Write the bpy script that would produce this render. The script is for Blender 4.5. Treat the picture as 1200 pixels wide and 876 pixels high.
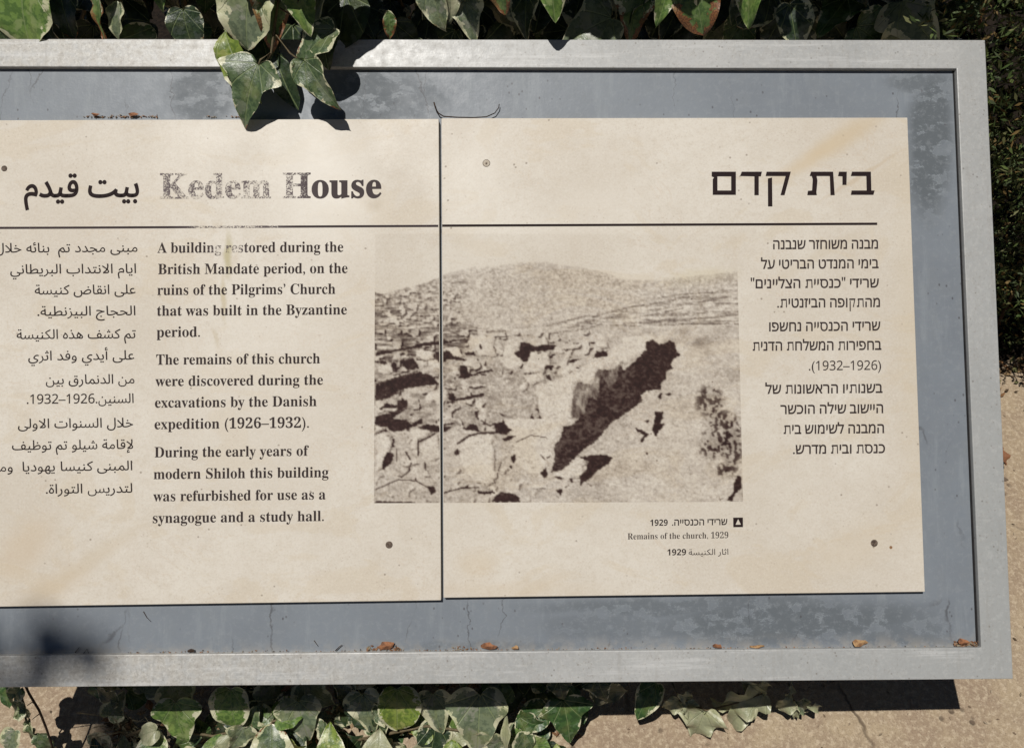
import bpy, bmesh, math, random
import numpy as np
from mathutils import Vector, Matrix

for o in list(bpy.data.objects):
    bpy.data.objects.remove(o)
scene = bpy.context.scene
COL = scene.collection
rnd = random.Random(7)

# ------------------------------------------------------------------ camera, sky, sun
# "local" space = the tilted face of the sign (x right, y up the face, z out of it), metres
FPX, DIST = 906.0, 0.906
dX = Vector((0.99995, 0.0085, -0.0105)).normalized()
dY = Vector((-0.0090, 0.9988, -0.0479))
dY = (dY - dX * dX.dot(dY)).normalized()
dZ = dX.cross(dY)
B = Matrix((dX, dY, dZ)).transposed()            # sign axes -> camera axes
BT = B.transposed()
CAM_L = BT @ Vector((0, 0, DIST))

def P(px, py, z=0.0):
    """point of the sign's space at height z over its face, seen at the given place of the photo"""
    d = BT @ Vector(((px - 600) / FPX, (438 - py) / FPX, -1.0))
    t = (z - CAM_L.z) / d.z
    return CAM_L + d * t

TILT = math.radians(35); ROLL = math.radians(3.5)
R3 = Matrix.Rotation(TILT, 3, 'X') @ Matrix.Rotation(ROLL, 3, 'Y')
gp = P(1117, 826, -0.187)
OFFZ = -(R3 @ gp).z
M = Matrix.Translation((0, 0, OFFZ)) @ R3.to_4x4()
def W(v): return M @ Vector(v)
def G(px, py, h=0.0):
    """point of the world at height h over the ground seen at a place of the photo"""
    c = W(CAM_L); q = W(P(px, py, 0)); d = q - c
    t = (h - c.z) / d.z
    return c + d * t

cam = bpy.data.cameras.new('camera'); cam.sensor_width = 36; cam.lens = FPX / 1200 * 36
cam.clip_start = 0.01; cam.clip_end = 500
camo = bpy.data.objects.new('camera', cam); COL.objects.link(camo)
camo.matrix_world = M @ Matrix.Translation(CAM_L) @ BT.to_4x4()
scene.camera = camo

SUN_L = Vector((-0.24, 0.57, 1.0)).normalized()
SUN_W = (R3 @ SUN_L).normalized()
elev = math.asin(SUN_W.z); azim = math.atan2(SUN_W.x, SUN_W.y)
world = bpy.data.worlds.new('World'); scene.world = world; world.use_nodes = True
wn = world.node_tree.nodes; wl = world.node_tree.links
sky = wn.new('ShaderNodeTexSky'); sky.sky_type = 'NISHITA'; sky.sun_disc = False
sky.air_density = 0.6; sky.dust_density = 0.3; sky.altitude = 700
sky.sun_elevation = elev; sky.sun_rotation = azim
wn['Background'].inputs['Strength'].default_value = 0.05
wl.new(sky.outputs[0], wn['Background'].inputs['Color'])
sun = bpy.data.lights.new('sun', 'SUN'); sun.energy = 5.0; sun.angle = math.radians(0.5); sun.color = (1, 0.965, 0.91)
suno = bpy.data.objects.new('sun', sun); COL.objects.link(suno)
suno.rotation_euler = SUN_W.to_track_quat('Z', 'Y').to_euler(); suno.location = (0, 0, 8)
vs = scene.view_settings
vs.view_transform = 'Standard'; vs.look = 'None'; vs.exposure = -0.36; vs.gamma = 1.0; vs.use_curve_mapping = False

# ------------------------------------------------------------------ helpers
def tag(o, label=None, cat=None, group=None, kind=None):
    if label: o['label'] = label
    if cat: o['category'] = cat
    if group: o['group'] = group
    if kind: o['kind'] = kind
    return o
def empty(name, mat, label, cat, group=None):
    o = bpy.data.objects.new(name, None); COL.objects.link(o); o.matrix_world = mat
    o.empty_display_size = 0.05
    return tag(o, label, cat, group)
def link(name, me, parent=None, mat=None):
    o = bpy.data.objects.new(name, me); COL.objects.link(o)
    if parent: o.parent = parent
    if mat is not None and not me.materials: me.materials.append(mat)
    return o
def mesh(name, verts, faces, mat=None, smooth=False):
    me = bpy.data.meshes.new(name); me.from_pydata([tuple(v) for v in verts], [], faces); me.update()
    if smooth: me.shade_smooth()
    if mat: me.materials.append(mat)
    return me
def srgb(r, g, b):
    f = lambda c: ((c / 255 + 0.055) / 1.055) ** 2.4 if c > 10 else c / 255 / 12.92
    return (f(r), f(g), f(b), 1)

class NT:
    """small helper for writing node materials"""
    def __init__(s, name):
        s.m = bpy.data.materials.new(name); s.m.use_nodes = True
        s.n = s.m.node_tree.nodes; s.l = s.m.node_tree.links
        s.b = s.n['Principled BSDF']; s.out = s.n['Material Output']
    def put(s, sock, v):
        if isinstance(v, (int, float)): sock.default_value = v
        elif isinstance(v, tuple): sock.default_value = v if len(v) != 3 or sock.type != 'RGBA' else v + (1,)
        else: s.l.new(v, sock)
    def math(s, op, a, b=0.0, c=None, clamp=False):
        n = s.n.new('ShaderNodeMath'); n.operation = op; n.use_clamp = clamp
        s.put(n.inputs[0], a); s.put(n.inputs[1], b)
        if c is not None: s.put(n.inputs[2], c)
        return n.outputs[0]
    def mix(s, f, a, b, mode='MIX'):
        n = s.n.new('ShaderNodeMix'); n.data_type = 'RGBA'; n.blend_type = mode; n.clamp_factor = True
        s.put(n.inputs[0], f); s.put(n.inputs[6], a); s.put(n.inputs[7], b)
        return n.outputs[2]
    def ramp(s, v, lo, hi, a=0.0, b=1.0, smooth=True):
        n = s.n.new('ShaderNodeMapRange'); n.interpolation_type = 'SMOOTHSTEP' if smooth else 'LINEAR'
        s.put(n.inputs[0], v); s.put(n.inputs[1], lo); s.put(n.inputs[2], hi); s.put(n.inputs[3], a); s.put(n.inputs[4], b)
        return n.outputs[0]
    def obj(s):
        return s.n.new('ShaderNodeTexCoord').outputs['Object']
    def xyz(s, v):
        n = s.n.new('ShaderNodeSeparateXYZ'); s.l.new(v, n.inputs[0]); return n.outputs
    def vec(s, x, y, z=0.0):
        n = s.n.new('ShaderNodeCombineXYZ'); s.put(n.inputs[0], x); s.put(n.inputs[1], y); s.put(n.inputs[2], z); return n.outputs[0]
    def mapping(s, v, scale=(1, 1, 1), loc=(0, 0, 0), rot=(0, 0, 0)):
        n = s.n.new('ShaderNodeMapping'); s.l.new(v, n.inputs[0])
        n.inputs['Scale'].default_value = scale; n.inputs['Location'].default_value = loc; n.inputs['Rotation'].default_value = rot
        return n.outputs[0]
    def noise(s, v, scale, detail=4, rough=0.55, dist=0.0, col=False):
        n = s.n.new('ShaderNodeTexNoise'); s.l.new(v, n.inputs['Vector'])
        n.inputs['Scale'].default_value = scale; n.inputs['Detail'].default_value = detail
        n.inputs['Roughness'].default_value = rough; n.inputs['Distortion'].default_value = dist
        return n.outputs[1 if col else 0]
    def voro(s, v, scale, feature='F1', out=0, rand=1.0):
        n = s.n.new('ShaderNodeTexVoronoi'); s.l.new(v, n.inputs['Vector']); n.feature = feature
        n.inputs['Scale'].default_value = scale; n.inputs['Randomness'].default_value = rand
        return n.outputs[out]
    def attr(s, name, out='Fac'):
        n = s.n.new('ShaderNodeAttribute'); n.attribute_name = name; return n.outputs[out]
    def bump(s, h, strength=0.3, dist=0.001):
        n = s.n.new('ShaderNodeBump'); n.inputs['Strength'].default_value = strength; n.inputs['Distance'].default_value = dist
        s.l.new(h, n.inputs['Height']); s.l.new(n.outputs[0], s.b.inputs['Normal'])
    def blob(s, xyz, c, r, rot=0.0, soft=0.6):
        """soft elliptical patch, 1 in its middle"""
        dx = s.math('SUBTRACT', xyz[0], c[0]); dy = s.math('SUBTRACT', xyz[1], c[1])
        ca, sa = math.cos(rot), math.sin(rot)
        u = s.math('DIVIDE', s.math('ADD', s.math('MULTIPLY', dx, ca), s.math('MULTIPLY', dy, sa)), r[0])
        v = s.math('DIVIDE', s.math('SUBTRACT', s.math('MULTIPLY', dy, ca), s.math('MULTIPLY', dx, sa)), r[1])
        d = s.math('SQRT', s.math('ADD', s.math('MULTIPLY', u, u), s.math('MULTIPLY', v, v)))
        return s.ramp(d, 1.0 - soft, 1.0 + soft * 0.3, 1.0, 0.0)
    def base(s, c, rough=0.6, spec=0.3, metal=0.0):
        s.put(s.b.inputs['Base Color'], c); s.put(s.b.inputs['Roughness'], rough)
        s.b.inputs['Specular IOR Level'].default_value = spec; s.b.inputs['Metallic'].default_value = metal
        return s.m

# the sign's own origin: middle of its lower edge
BASE = P(536, 803, -0.03)
def S(v):                       # sign space -> the sign object's own coordinates
    return Vector(v) - BASE
def SP(px, py, z=0.0): return S(P(px, py, z))
SIGN_M = M @ Matrix.Translation(BASE)

# ------------------------------------------------------------------ materials
def stone_color(t, o):
    """cream printed stone face, shared by the panels, the worn ink and the print"""
    x = t.xyz(o)
    n1 = t.noise(o, 5, 5, 0.6); n2 = t.noise(o, 60, 4, 0.6); n3 = t.noise(t.mapping(o, (5, 9, 1), rot=(0, 0, 0.6)), 1.6, 6, 0.65, 0.8)
    c = t.mix(t.ramp(n1, 0.35, 0.68), (0.585, 0.53, 0.450), (0.655, 0.608, 0.532))
    c = t.mix(t.math('MULTIPLY', t.ramp(n3, 0.52, 0.60), 0.32), c, (0.55, 0.455, 0.32))
    vein = t.math('MULTIPLY', t.ramp(t.math('ABSOLUTE', t.math('SUBTRACT', n3, 0.47)), 0.0, 0.010, 0.38, 0.0), t.ramp(t.noise(o, 9, 2), .5, .62))
    c = t.mix(vein, c, (0.54, 0.44, 0.33))
    c = t.mix(t.ramp(n2, 0.42, 0.72, 0.0, 0.32), c, (0.54, 0.475, 0.385))
    c = t.mix(t.ramp(t.noise(o, 190, 4, 0.7), 0.46, 0.70, 0.0, 0.34), c, (0.52, 0.455, 0.37))
    return c, x

def wob(t, o, amt=0.012, sc=30):
    n = t.n.new('ShaderNodeVectorMath'); n.operation = 'MULTIPLY_ADD'
    t.l.new(t.noise(o, sc, 3, col=True), n.inputs[0]); n.inputs[1].default_value = (amt, amt, 0)
    t.l.new(o, n.inputs[2])
    return n.outputs[0]

def px(xp, yp): return tuple(SP(xp, yp, 0))[:2]

def stone_full(t, o):
    c, x = stone_color(t, o)
    xw = t.xyz(wob(t, o))
    g5 = t.noise(o, 420, 2, 0.6)
    c = t.mix(t.ramp(g5, 0.54, 0.68, 0, 0.20), c, (0.74, 0.70, 0.63))
    c = t.mix(t.ramp(g5, 0.46, 0.34, 0, 0.18), c, (0.42, 0.35, 0.27))
    # lighter patches; the first is sun glare painted into the colour
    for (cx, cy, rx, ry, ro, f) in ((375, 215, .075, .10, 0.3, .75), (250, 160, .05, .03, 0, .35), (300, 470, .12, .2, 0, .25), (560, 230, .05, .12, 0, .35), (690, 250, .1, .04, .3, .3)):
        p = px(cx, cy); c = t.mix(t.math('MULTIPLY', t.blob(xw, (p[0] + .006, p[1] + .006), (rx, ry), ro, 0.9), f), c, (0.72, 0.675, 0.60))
    # ochre stains running up to the right and a greenish drip
    for (cx, cy, rx, ry, ro, f, col) in ((985, 165, .085, .016, .55, .6, (0.55, 0.44, 0.29)), (950, 185, .07, .010, .5, .45, (0.57, 0.46, 0.31)),
                                         (820, 325, .05, .012, 0.1, .3, (0.55, 0.48, 0.30)), (560, 660, .03, .02, .3, .35, (0.56, 0.45, 0.30)),
                                         (30, 640, .05, .03, .8, .4, (0.55, 0.43, 0.29)), (1000, 640, .08, .03, .4, .25, (0.56, 0.46, 0.32)), (60, 690, .06, .02, .5, .3, (0.55, 0.43, 0.29)),
                                         (268, 300, .006, .030, .0, .8, (0.42, 0.37, 0.20)), (262, 350, .004, .032, .05, .6, (0.46, 0.38, 0.22)),
                                         (253, 395, .0035, .014, .3, .4, (0.45, 0.37, 0.24)), (1075, 400, .03, .3, 0, .3, (0.56, 0.48, 0.35)), (440, 240, .012, .009, .4, .5, (0.50, 0.43, 0.33)), (560, 560, .03, .05, .5, .2, (0.52, 0.44, 0.33)), (100, 660, .10, .012, .6, .35, (0.53, 0.44, 0.31)), (960, 300, .10, .008, .5, .3, (0.53, 0.45, 0.33)), (1010, 205, .07, .003, .55, .5, (0.50, 0.40, 0.28)), (600, 690, .12, .012, 0, .3, (0.56, 0.46, 0.33))):
        p = px(cx, cy); c = t.mix(t.math('MULTIPLY', t.blob(xw, (p[0] + .006, p[1] + .006), (rx, ry), ro, 0.8), f), c, col)
    # little dark pits and specks
    v = t.voro(o, 75, 'F1', 0); keep = t.ramp(t.noise(o, 18, 2), 0.50, 0.62)
    pit = t.math('MULTIPLY', t.ramp(v, 0.05, 0.13, 1.0, 0.0), keep)
    c = t.mix(t.math('MULTIPLY', pit, 0.65), c, (0.20, 0.15, 0.11))
    v2 = t.voro(o, 230, 'F1', 0); keep2 = t.ramp(t.noise(t.mapping(o, loc=(3, 1, 0)), 30, 3), 0.55, 0.66)
    c = t.mix(t.math('MULTIPLY', t.math('MULTIPLY', t.ramp(v2, 0.05, 0.3, 1.0, 0.0), keep2), 0.40), c, (0.36, 0.28, 0.21))
    return c, x, pit

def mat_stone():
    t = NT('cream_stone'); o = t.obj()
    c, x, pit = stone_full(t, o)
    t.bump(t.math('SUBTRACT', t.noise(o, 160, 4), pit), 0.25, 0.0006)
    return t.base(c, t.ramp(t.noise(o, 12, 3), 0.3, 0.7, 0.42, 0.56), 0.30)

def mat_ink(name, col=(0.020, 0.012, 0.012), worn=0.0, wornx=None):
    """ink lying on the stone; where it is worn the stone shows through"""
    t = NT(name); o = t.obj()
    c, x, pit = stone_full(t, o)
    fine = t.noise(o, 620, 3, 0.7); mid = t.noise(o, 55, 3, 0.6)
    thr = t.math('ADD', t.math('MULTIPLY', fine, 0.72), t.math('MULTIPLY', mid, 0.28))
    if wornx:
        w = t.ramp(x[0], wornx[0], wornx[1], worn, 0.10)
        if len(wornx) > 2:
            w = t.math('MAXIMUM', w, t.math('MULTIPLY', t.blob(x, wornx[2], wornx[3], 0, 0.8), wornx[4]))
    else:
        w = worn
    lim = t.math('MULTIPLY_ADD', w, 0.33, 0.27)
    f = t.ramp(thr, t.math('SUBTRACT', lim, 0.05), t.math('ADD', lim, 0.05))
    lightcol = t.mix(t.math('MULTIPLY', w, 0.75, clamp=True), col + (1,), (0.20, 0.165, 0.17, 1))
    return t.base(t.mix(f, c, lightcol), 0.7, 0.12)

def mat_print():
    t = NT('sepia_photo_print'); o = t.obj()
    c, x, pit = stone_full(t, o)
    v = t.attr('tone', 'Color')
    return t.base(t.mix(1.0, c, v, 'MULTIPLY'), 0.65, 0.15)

def mat_frame():
    t = NT('weathered_grey_metal_paint'); o = t.obj(); x = t.xyz(o)
    n = t.noise(o, 7, 5, 0.65); n2 = t.noise(o, 70, 4, 0.7); n3 = t.noise(o, 330, 3, 0.7)
    c = t.mix(t.ramp(n, 0.32, 0.7), (0.36, 0.365, 0.36), (0.44, 0.44, 0.43))
    # warm dirt towards the left part, right side darkened for its weaker sun glare
    left = t.ramp(x[0], px(100, 0)[0], px(640, 0)[0], 1.0, 0.0)
    c = t.mix(t.math('MULTIPLY', left, t.ramp(n2, 0.30, 0.62)), c, (0.47, 0.45, 0.41))
    c = t.mix(t.math('MULTIPLY', t.math('MULTIPLY_ADD', left, .6, .35), t.ramp(t.noise(o, 240, 4, 0.7), 0.48, 0.62, 0, 0.6)), c, (0.30, 0.285, 0.26))
    c = t.mix(t.math('MULTIPLY', t.math('MULTIPLY_ADD', left, .6, .35), t.ramp(t.noise(t.mapping(o, loc=(5, 2, 0)), 200, 4, 0.7), 0.50, 0.64, 0, 0.6)), c, (0.62, 0.61, 0.57))
    c = t.mix(t.math('MULTIPLY', t.ramp(n2, 0.5, 0.72), t.math('MULTIPLY_ADD', left, 0.35, 0.22)), c, (0.30, 0.28, 0.25))
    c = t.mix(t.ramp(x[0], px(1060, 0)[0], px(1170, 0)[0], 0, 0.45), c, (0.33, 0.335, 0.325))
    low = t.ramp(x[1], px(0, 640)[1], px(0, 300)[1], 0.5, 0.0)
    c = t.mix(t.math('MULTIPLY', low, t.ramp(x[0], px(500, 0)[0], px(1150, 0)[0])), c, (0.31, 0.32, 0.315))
    v = t.voro(o, 120, 'F1', 0)
    spk = t.math('MULTIPLY', t.ramp(v, 0.07, 0.18, 1, 0), t.ramp(t.noise(o, 22, 3), 0.47, 0.57))
    c = t.mix(t.math('MULTIPLY', spk, 0.7), c, (0.16, 0.14, 0.12))
    streak = t.noise(t.mapping(o, (1.2, 22, 1)), 5, 5, 0.7)
    c = t.mix(t.math('MULTIPLY', t.ramp(streak, 0.52, 0.66, 0, 0.42), t.ramp(x[0], px(1100, 0)[0], px(1125, 0)[0], 1, 0)), c, (0.60, 0.60, 0.59))
    c = t.mix(t.ramp(t.noise(t.mapping(o, (14, 1.5, 1)), 7, 5, 0.7), 0.54, 0.68, 0, 0.35), c, (0.30, 0.29, 0.27))
    spk2 = t.math('MULTIPLY', t.ramp(n3, 0.56, 0.68), t.ramp(n2, 0.42, 0.6, 0.10, 0.7))
    c = t.mix(spk2, c, (0.26, 0.24, 0.22))
    c = t.mix(t.ramp(t.noise(o, 150, 4, 0.75), 0.50, 0.66, 0, 0.26), c, (0.52, 0.52, 0.50))
    c = t.mix(t.ramp(t.noise(t.mapping(o, (2.2, .8, 1)), 120, 5, 0.8), 0.56, 0.72, 0, 0.35), c, (0.27, 0.26, 0.24))
    t.bump(n3, 0.25, 0.0005)
    return t.base(c, t.ramp(n2, 0.3, 0.7, 0.36, 0.5), 0.5)

def mat_backing():
    t = NT('blue_grey_metal_paint'); o = t.obj(); x = t.xyz(wob(t, o, .02, 18))
    n = t.noise(o, 6, 5, 0.6); n2 = t.noise(o, 60, 5, 0.7); n3 = t.noise(o, 300, 3, 0.6)
    c = t.mix(t.ramp(n, 0.3, 0.7), (0.175, 0.194, 0.218), (0.205, 0.228, 0.255))
    c = t.mix(t.ramp(n2, 0.45, 0.7, 0, 0.25), c, (0.20, 0.215, 0.225))
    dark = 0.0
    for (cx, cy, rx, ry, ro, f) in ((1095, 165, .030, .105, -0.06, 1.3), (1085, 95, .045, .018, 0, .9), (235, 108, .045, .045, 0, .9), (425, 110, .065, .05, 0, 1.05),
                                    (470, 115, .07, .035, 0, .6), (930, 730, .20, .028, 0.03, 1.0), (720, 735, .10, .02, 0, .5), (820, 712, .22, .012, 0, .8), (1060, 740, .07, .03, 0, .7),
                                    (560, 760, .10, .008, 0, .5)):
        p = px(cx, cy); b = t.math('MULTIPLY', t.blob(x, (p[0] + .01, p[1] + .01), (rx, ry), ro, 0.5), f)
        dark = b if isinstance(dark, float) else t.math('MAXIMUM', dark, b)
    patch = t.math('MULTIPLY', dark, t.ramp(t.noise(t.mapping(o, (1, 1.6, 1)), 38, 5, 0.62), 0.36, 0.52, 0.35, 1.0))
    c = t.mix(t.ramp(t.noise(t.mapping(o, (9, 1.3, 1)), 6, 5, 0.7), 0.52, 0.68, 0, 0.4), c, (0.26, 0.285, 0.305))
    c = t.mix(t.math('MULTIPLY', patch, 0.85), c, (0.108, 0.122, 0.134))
    rim = t.math('MULTIPLY', dark, t.ramp(t.math('ABSOLUTE', t.math('SUBTRACT', t.noise(t.mapping(o, (1, 1.6, 1)), 38, 5, 0.62), 0.43)), 0, 0.02, 0.6, 0.0))
    c = t.mix(rim, c, (0.24, 0.265, 0.285))
    v = t.voro(t.mapping(o, (1, 0.7, 1)), 105, 'F1', 0)
    spk = t.math('MULTIPLY', t.ramp(v, 0.06, 0.16, 1, 0), t.ramp(t.noise(o, 16, 3), 0.50, 0.58))
    c = t.mix(t.math('MULTIPLY', spk, 0.7), c, (0.06, 0.055, 0.06))
    # cracks of the paint, thin wandering lines across the strip
    q = t.mapping(wob(t, o, .02, 60), (1, 0.18, 1))
    cr = t.voro(q, 9, 'DISTANCE_TO_EDGE', 0)
    c = t.mix(t.math('MULTIPLY', t.ramp(cr, 0.0, 0.006, 1, 0), t.ramp(t.noise(o, 9, 2), 0.5, 0.6, 0, 0.7)), c, (0.07, 0.07, 0.075))
    # dust gathered along the lower rail
    y0 = px(500, 766)[1]
    dust = t.math('MULTIPLY', t.ramp(x[1], y0 + .004, y0 + .03, 0.55, 0.0), t.ramp(n2, 0.4, 0.6))
    c = t.mix(dust, c, (0.34, 0.31, 0.27))
    t.bump(t.math('ADD', n3, t.math('MULTIPLY', patch, -1.0)), 0.3, 0.0004)
    c = t.mix(t.ramp(t.noise(o, 130, 4, 0.75), 0.5, 0.66, 0, 0.3), c, (0.26, 0.28, 0.30))
    return t.base(c, t.math('ADD', t.ramp(n2, 0.3, 0.7, 0.40, 0.52), t.math('MULTIPLY', patch, 0.15)), 0.35)

def mat_simple(name, c1, c2, scale=40, rough=0.7, bump=0.3, spec=0.25, dist=0.001, metal=0.0):
    t = NT(name); o = t.obj(); n = t.noise(o, scale, 5, 0.65)
    t.bump(t.noise(o, scale * 3, 4), bump, dist)
    return t.base(t.mix(t.ramp(n, 0.35, 0.65), c1 + (1,), c2 + (1,)), rough, spec, metal)

def mat_ground():
    t = NT('sandy_stone_ground'); o = t.obj()
    n = t.noise(o, 3.5, 5, 0.6); n2 = t.noise(o, 28, 5, 0.65); n3 = t.noise(o, 150, 4, 0.7); n4 = t.noise(o, 480, 3, 0.7)
    c = t.mix(t.ramp(n, 0.35, 0.65), (0.36, 0.27, 0.18), (0.45, 0.36, 0.24))
    c = t.mix(t.ramp(t.noise(o, 9, 4, 0.7), 0.45, 0.62, 0, 0.55), c, (0.30, 0.215, 0.155))
    c = t.mix(t.ramp(n2, 0.40, 0.65, 0, 0.65), c, (0.30, 0.22, 0.155))
    c = t.mix(t.ramp(n3, 0.45, 0.66, 0, 0.8), c, (0.56, 0.46, 0.33))
    c = t.mix(t.ramp(n4, 0.54, 0.66, 0, 0.6), c, (0.20, 0.14, 0.10))
    v = t.voro(o, 42, 'F1', 0)
    pit = t.math('MULTIPLY', t.ramp(v, 0.08, 0.2, 1, 0), t.ramp(t.noise(o, 14, 2), 0.47, 0.6))
    c = t.mix(t.math('MULTIPLY', pit, 0.8), c, (0.10, 0.07, 0.05))
    cr = t.voro(wob(t, o, .06, 12), 3.2, 'DISTANCE_TO_EDGE', 0)
    crack = t.math('MULTIPLY', t.ramp(cr, 0.0, 0.012, 1, 0), t.ramp(t.noise(o, 5, 2), 0.45, 0.55))
    c = t.mix(t.math('MULTIPLY', crack, 0.75), c, (0.09, 0.06, 0.04))
    h = t.math('ADD', t.math('ADD', t.math('MULTIPLY', n2, 2.0), n3), t.math('MULTIPLY', n4, 0.5))
    t.bump(t.math('SUBTRACT', h, t.math('ADD', pit, crack)), 0.8, 0.004)
    return t.base(c, 0.85, 0.2)

def mat_leaf(name, creamy=0.5, brown=0.0, dull=0.0, green=(0.11, 0.18, 0.055)):
    t = NT(name)
    uv = t.attr('leafuv', 'Vector'); x = t.xyz(uv); e = t.attr('edge')
    rndv = t.n.new('ShaderNodeObjectInfo').outputs['Random']
    sh = t.vec(t.math('MULTIPLY', rndv, 37.0), t.math('MULTIPLY', rndv, 11.0))
    vm = t.n.new('ShaderNodeVectorMath'); vm.operation = 'ADD'; t.l.new(uv, vm.inputs[0]); t.l.new(sh, vm.inputs[1]); q = vm.outputs[0]
    n = t.noise(q, 3.2, 4, 0.6); n2 = t.noise(q, 9, 4, 0.6); n3 = t.noise(q, 40, 3, 0.6)
    g1 = green + (1,); g2 = (green[0] * 0.55, green[1] * 0.62, green[2] * 0.62, 1)
    gg = (green[0] * 1.45 + .02, green[1] * 1.18 + .02, green[2] * 1.5 + .03, 1)
    c = t.mix(t.ramp(n2, 0.46, 0.54), g1, g2)                       # dark blotches
    c = t.mix(t.ramp(n, 0.52, 0.58, 0, 0.85), c, gg)                # grey-green blotches
    vd = None
    for a in (0.0, 0.62, -0.62, 1.25, -1.25):
        d = t.math('ABSOLUTE', t.math('SUBTRACT', t.math('MULTIPLY', x[0], math.cos(a)), t.math('MULTIPLY', x[1], math.sin(a))))
        if a: d = t.math('ADD', d, t.math('MULTIPLY', t.math('LESS_THAN', t.math('MULTIPLY', x[0], math.copysign(1, a)), 0.0), 1.0))
        vd = d if vd is None else t.math('MINIMUM', vd, d)
    vein = t.ramp(vd, 0.003, 0.016, 0.55, 0.0)
    c = t.mix(vein, c, (0.24, 0.30, 0.13, 1))
    e2 = t.math('ADD', e, t.math('ADD', t.math('MULTIPLY', t.math('SUBTRACT', n2, 0.5), 0.8), t.math('MULTIPLY', t.math('SUBTRACT', n, 0.5), 1.5)))
    e2 = t.math('ADD', e2, t.math('MULTIPLY', t.math('SUBTRACT', rndv, 0.5), 0.35))
    lim = 1.08 - 0.42 * creamy
    c = t.mix(t.ramp(e2, lim - .05, lim + .03), c, t.mix(t.ramp(n, .4, .6), (0.50, 0.51, 0.30, 1), (0.60, 0.58, 0.40, 1)))
    if brown > 0:
        e3 = t.math('ADD', t.math('ADD', t.math('MULTIPLY', e, 0.6), t.math('MULTIPLY', x[1], 0.55)), t.math('MULTIPLY', t.math('SUBTRACT', n2, 0.5), 1.1))
        c = t.mix(t.ramp(e3, 1.15 - brown * .5, 1.22 - brown * .5), c, t.mix(t.ramp(n3, .4, .6), (0.30, 0.13, 0.05, 1), (0.12, 0.05, 0.025, 1)))
    if dull > 0: c = t.mix(dull, c, (0.42, 0.42, 0.27, 1))
    n5 = t.noise(q, 2.1, 3, 0.5)
    c = t.mix(t.ramp(n5, 0.50, 0.66, 0, 0.22 if green[1] > .08 else 0.1), c, (0.30, 0.31, 0.10, 1))
    sp = t.math('MULTIPLY', t.ramp(t.voro(q, 5.0), 0.04, 0.10, 1, 0), t.ramp(n5, 0.48, 0.56))
    c = t.mix(t.math('MULTIPLY', sp, 0.8), c, (0.14, 0.07, 0.03, 1))
    t.bump(t.math('SUBTRACT', n2, t.math('MULTIPLY', vein, 1.2)), 0.55, 0.002)
    t.base(c, t.ramp(n3, 0.3, 0.7, 0.30, 0.5), 0.5)
    t.b.inputs['Coat Weight'].default_value = 0.12; t.b.inputs['Coat Roughness'].default_value = 0.25
    tr = t.n.new('ShaderNodeBsdfTranslucent'); t.l.new(c, tr.inputs[0])
    mx = t.n.new('ShaderNodeMixShader'); mx.inputs[0].default_value = 0.16
    t.l.new(t.b.outputs[0], mx.inputs[1]); t.l.new(tr.outputs[0], mx.inputs[2]); t.l.new(mx.outputs[0], t.out.inputs[0])
    return t.m

def mat_islands(name, cols, rough=0.6):
    t = NT(name); g = t.n.new('ShaderNodeNewGeometry').outputs['Random Per Island']
    c = cols[0] + (1,)
    for i, k in enumerate(cols[1:]):
        c = t.mix(t.math('GREATER_THAN', g, (i + 1) / len(cols)), c, k + (1,))
    c = t.mix(t.math('MULTIPLY', t.noise(t.obj(), 30, 3), 0.45), c, (0.02, 0.03, 0.012, 1))
    return t.base(c, rough, 0.3)

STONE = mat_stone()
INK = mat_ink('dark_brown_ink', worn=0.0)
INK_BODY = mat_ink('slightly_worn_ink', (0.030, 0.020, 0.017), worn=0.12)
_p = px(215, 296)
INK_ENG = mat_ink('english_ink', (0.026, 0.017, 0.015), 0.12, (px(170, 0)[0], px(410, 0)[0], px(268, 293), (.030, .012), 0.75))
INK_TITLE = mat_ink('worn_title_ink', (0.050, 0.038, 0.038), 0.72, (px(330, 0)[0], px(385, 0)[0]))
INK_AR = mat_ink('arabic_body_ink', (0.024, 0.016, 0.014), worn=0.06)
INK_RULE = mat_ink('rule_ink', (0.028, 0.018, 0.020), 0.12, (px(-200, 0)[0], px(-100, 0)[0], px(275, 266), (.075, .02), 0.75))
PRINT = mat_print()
FRAME = mat_frame(); BACK = mat_backing()
GAP_SHADE = mat_simple('black_gap_shade', (0.008, 0.008, 0.009), (0.016, 0.015, 0.015), 60, 0.8)
SCREW = mat_simple('rusty_screw', (0.06, 0.04, 0.03), (0.16, 0.12, 0.09), 400, 0.6)
PLUG = mat_simple('stone_plug', (0.42, 0.36, 0.28), (0.5, 0.44, 0.36), 300, 0.6)
GROUND = mat_ground()
SOIL = mat_simple('shade_dark_soil', (0.012, 0.009, 0.007), (0.028, 0.02, 0.014), 60, 0.95, 1.0, 0.1, 0.01)  # soil colour made near black to deepen the shade behind the sign
STEM = mat_simple('ivy_stem_bark', (0.09, 0.075, 0.04), (0.16, 0.12, 0.07), 200, 0.7)
TWIG = mat_simple('dark_twig_bark', (0.025, 0.014, 0.010), (0.06, 0.035, 0.022), 200, 0.7)
DRY = mat_simple('dry_leaf', (0.34, 0.15, 0.07), (0.10, 0.045, 0.025), 120, 0.7)
DRYPALE = mat_simple('pale_dry_leaf', (0.46, 0.29, 0.14), (0.20, 0.10, 0.05), 120, 0.7)
DRYGRASS = mat_simple('dry_grass', (0.30, 0.28, 0.18), (0.20, 0.16, 0.10), 200, 0.8)
L_VAR = mat_leaf('variegated_ivy', 0.66, 0.25, 0, (0.095, 0.14, 0.06))
L_GREEN = mat_leaf('green_ivy', 0.32, 0, 0, (0.15, 0.24, 0.055))
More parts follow.
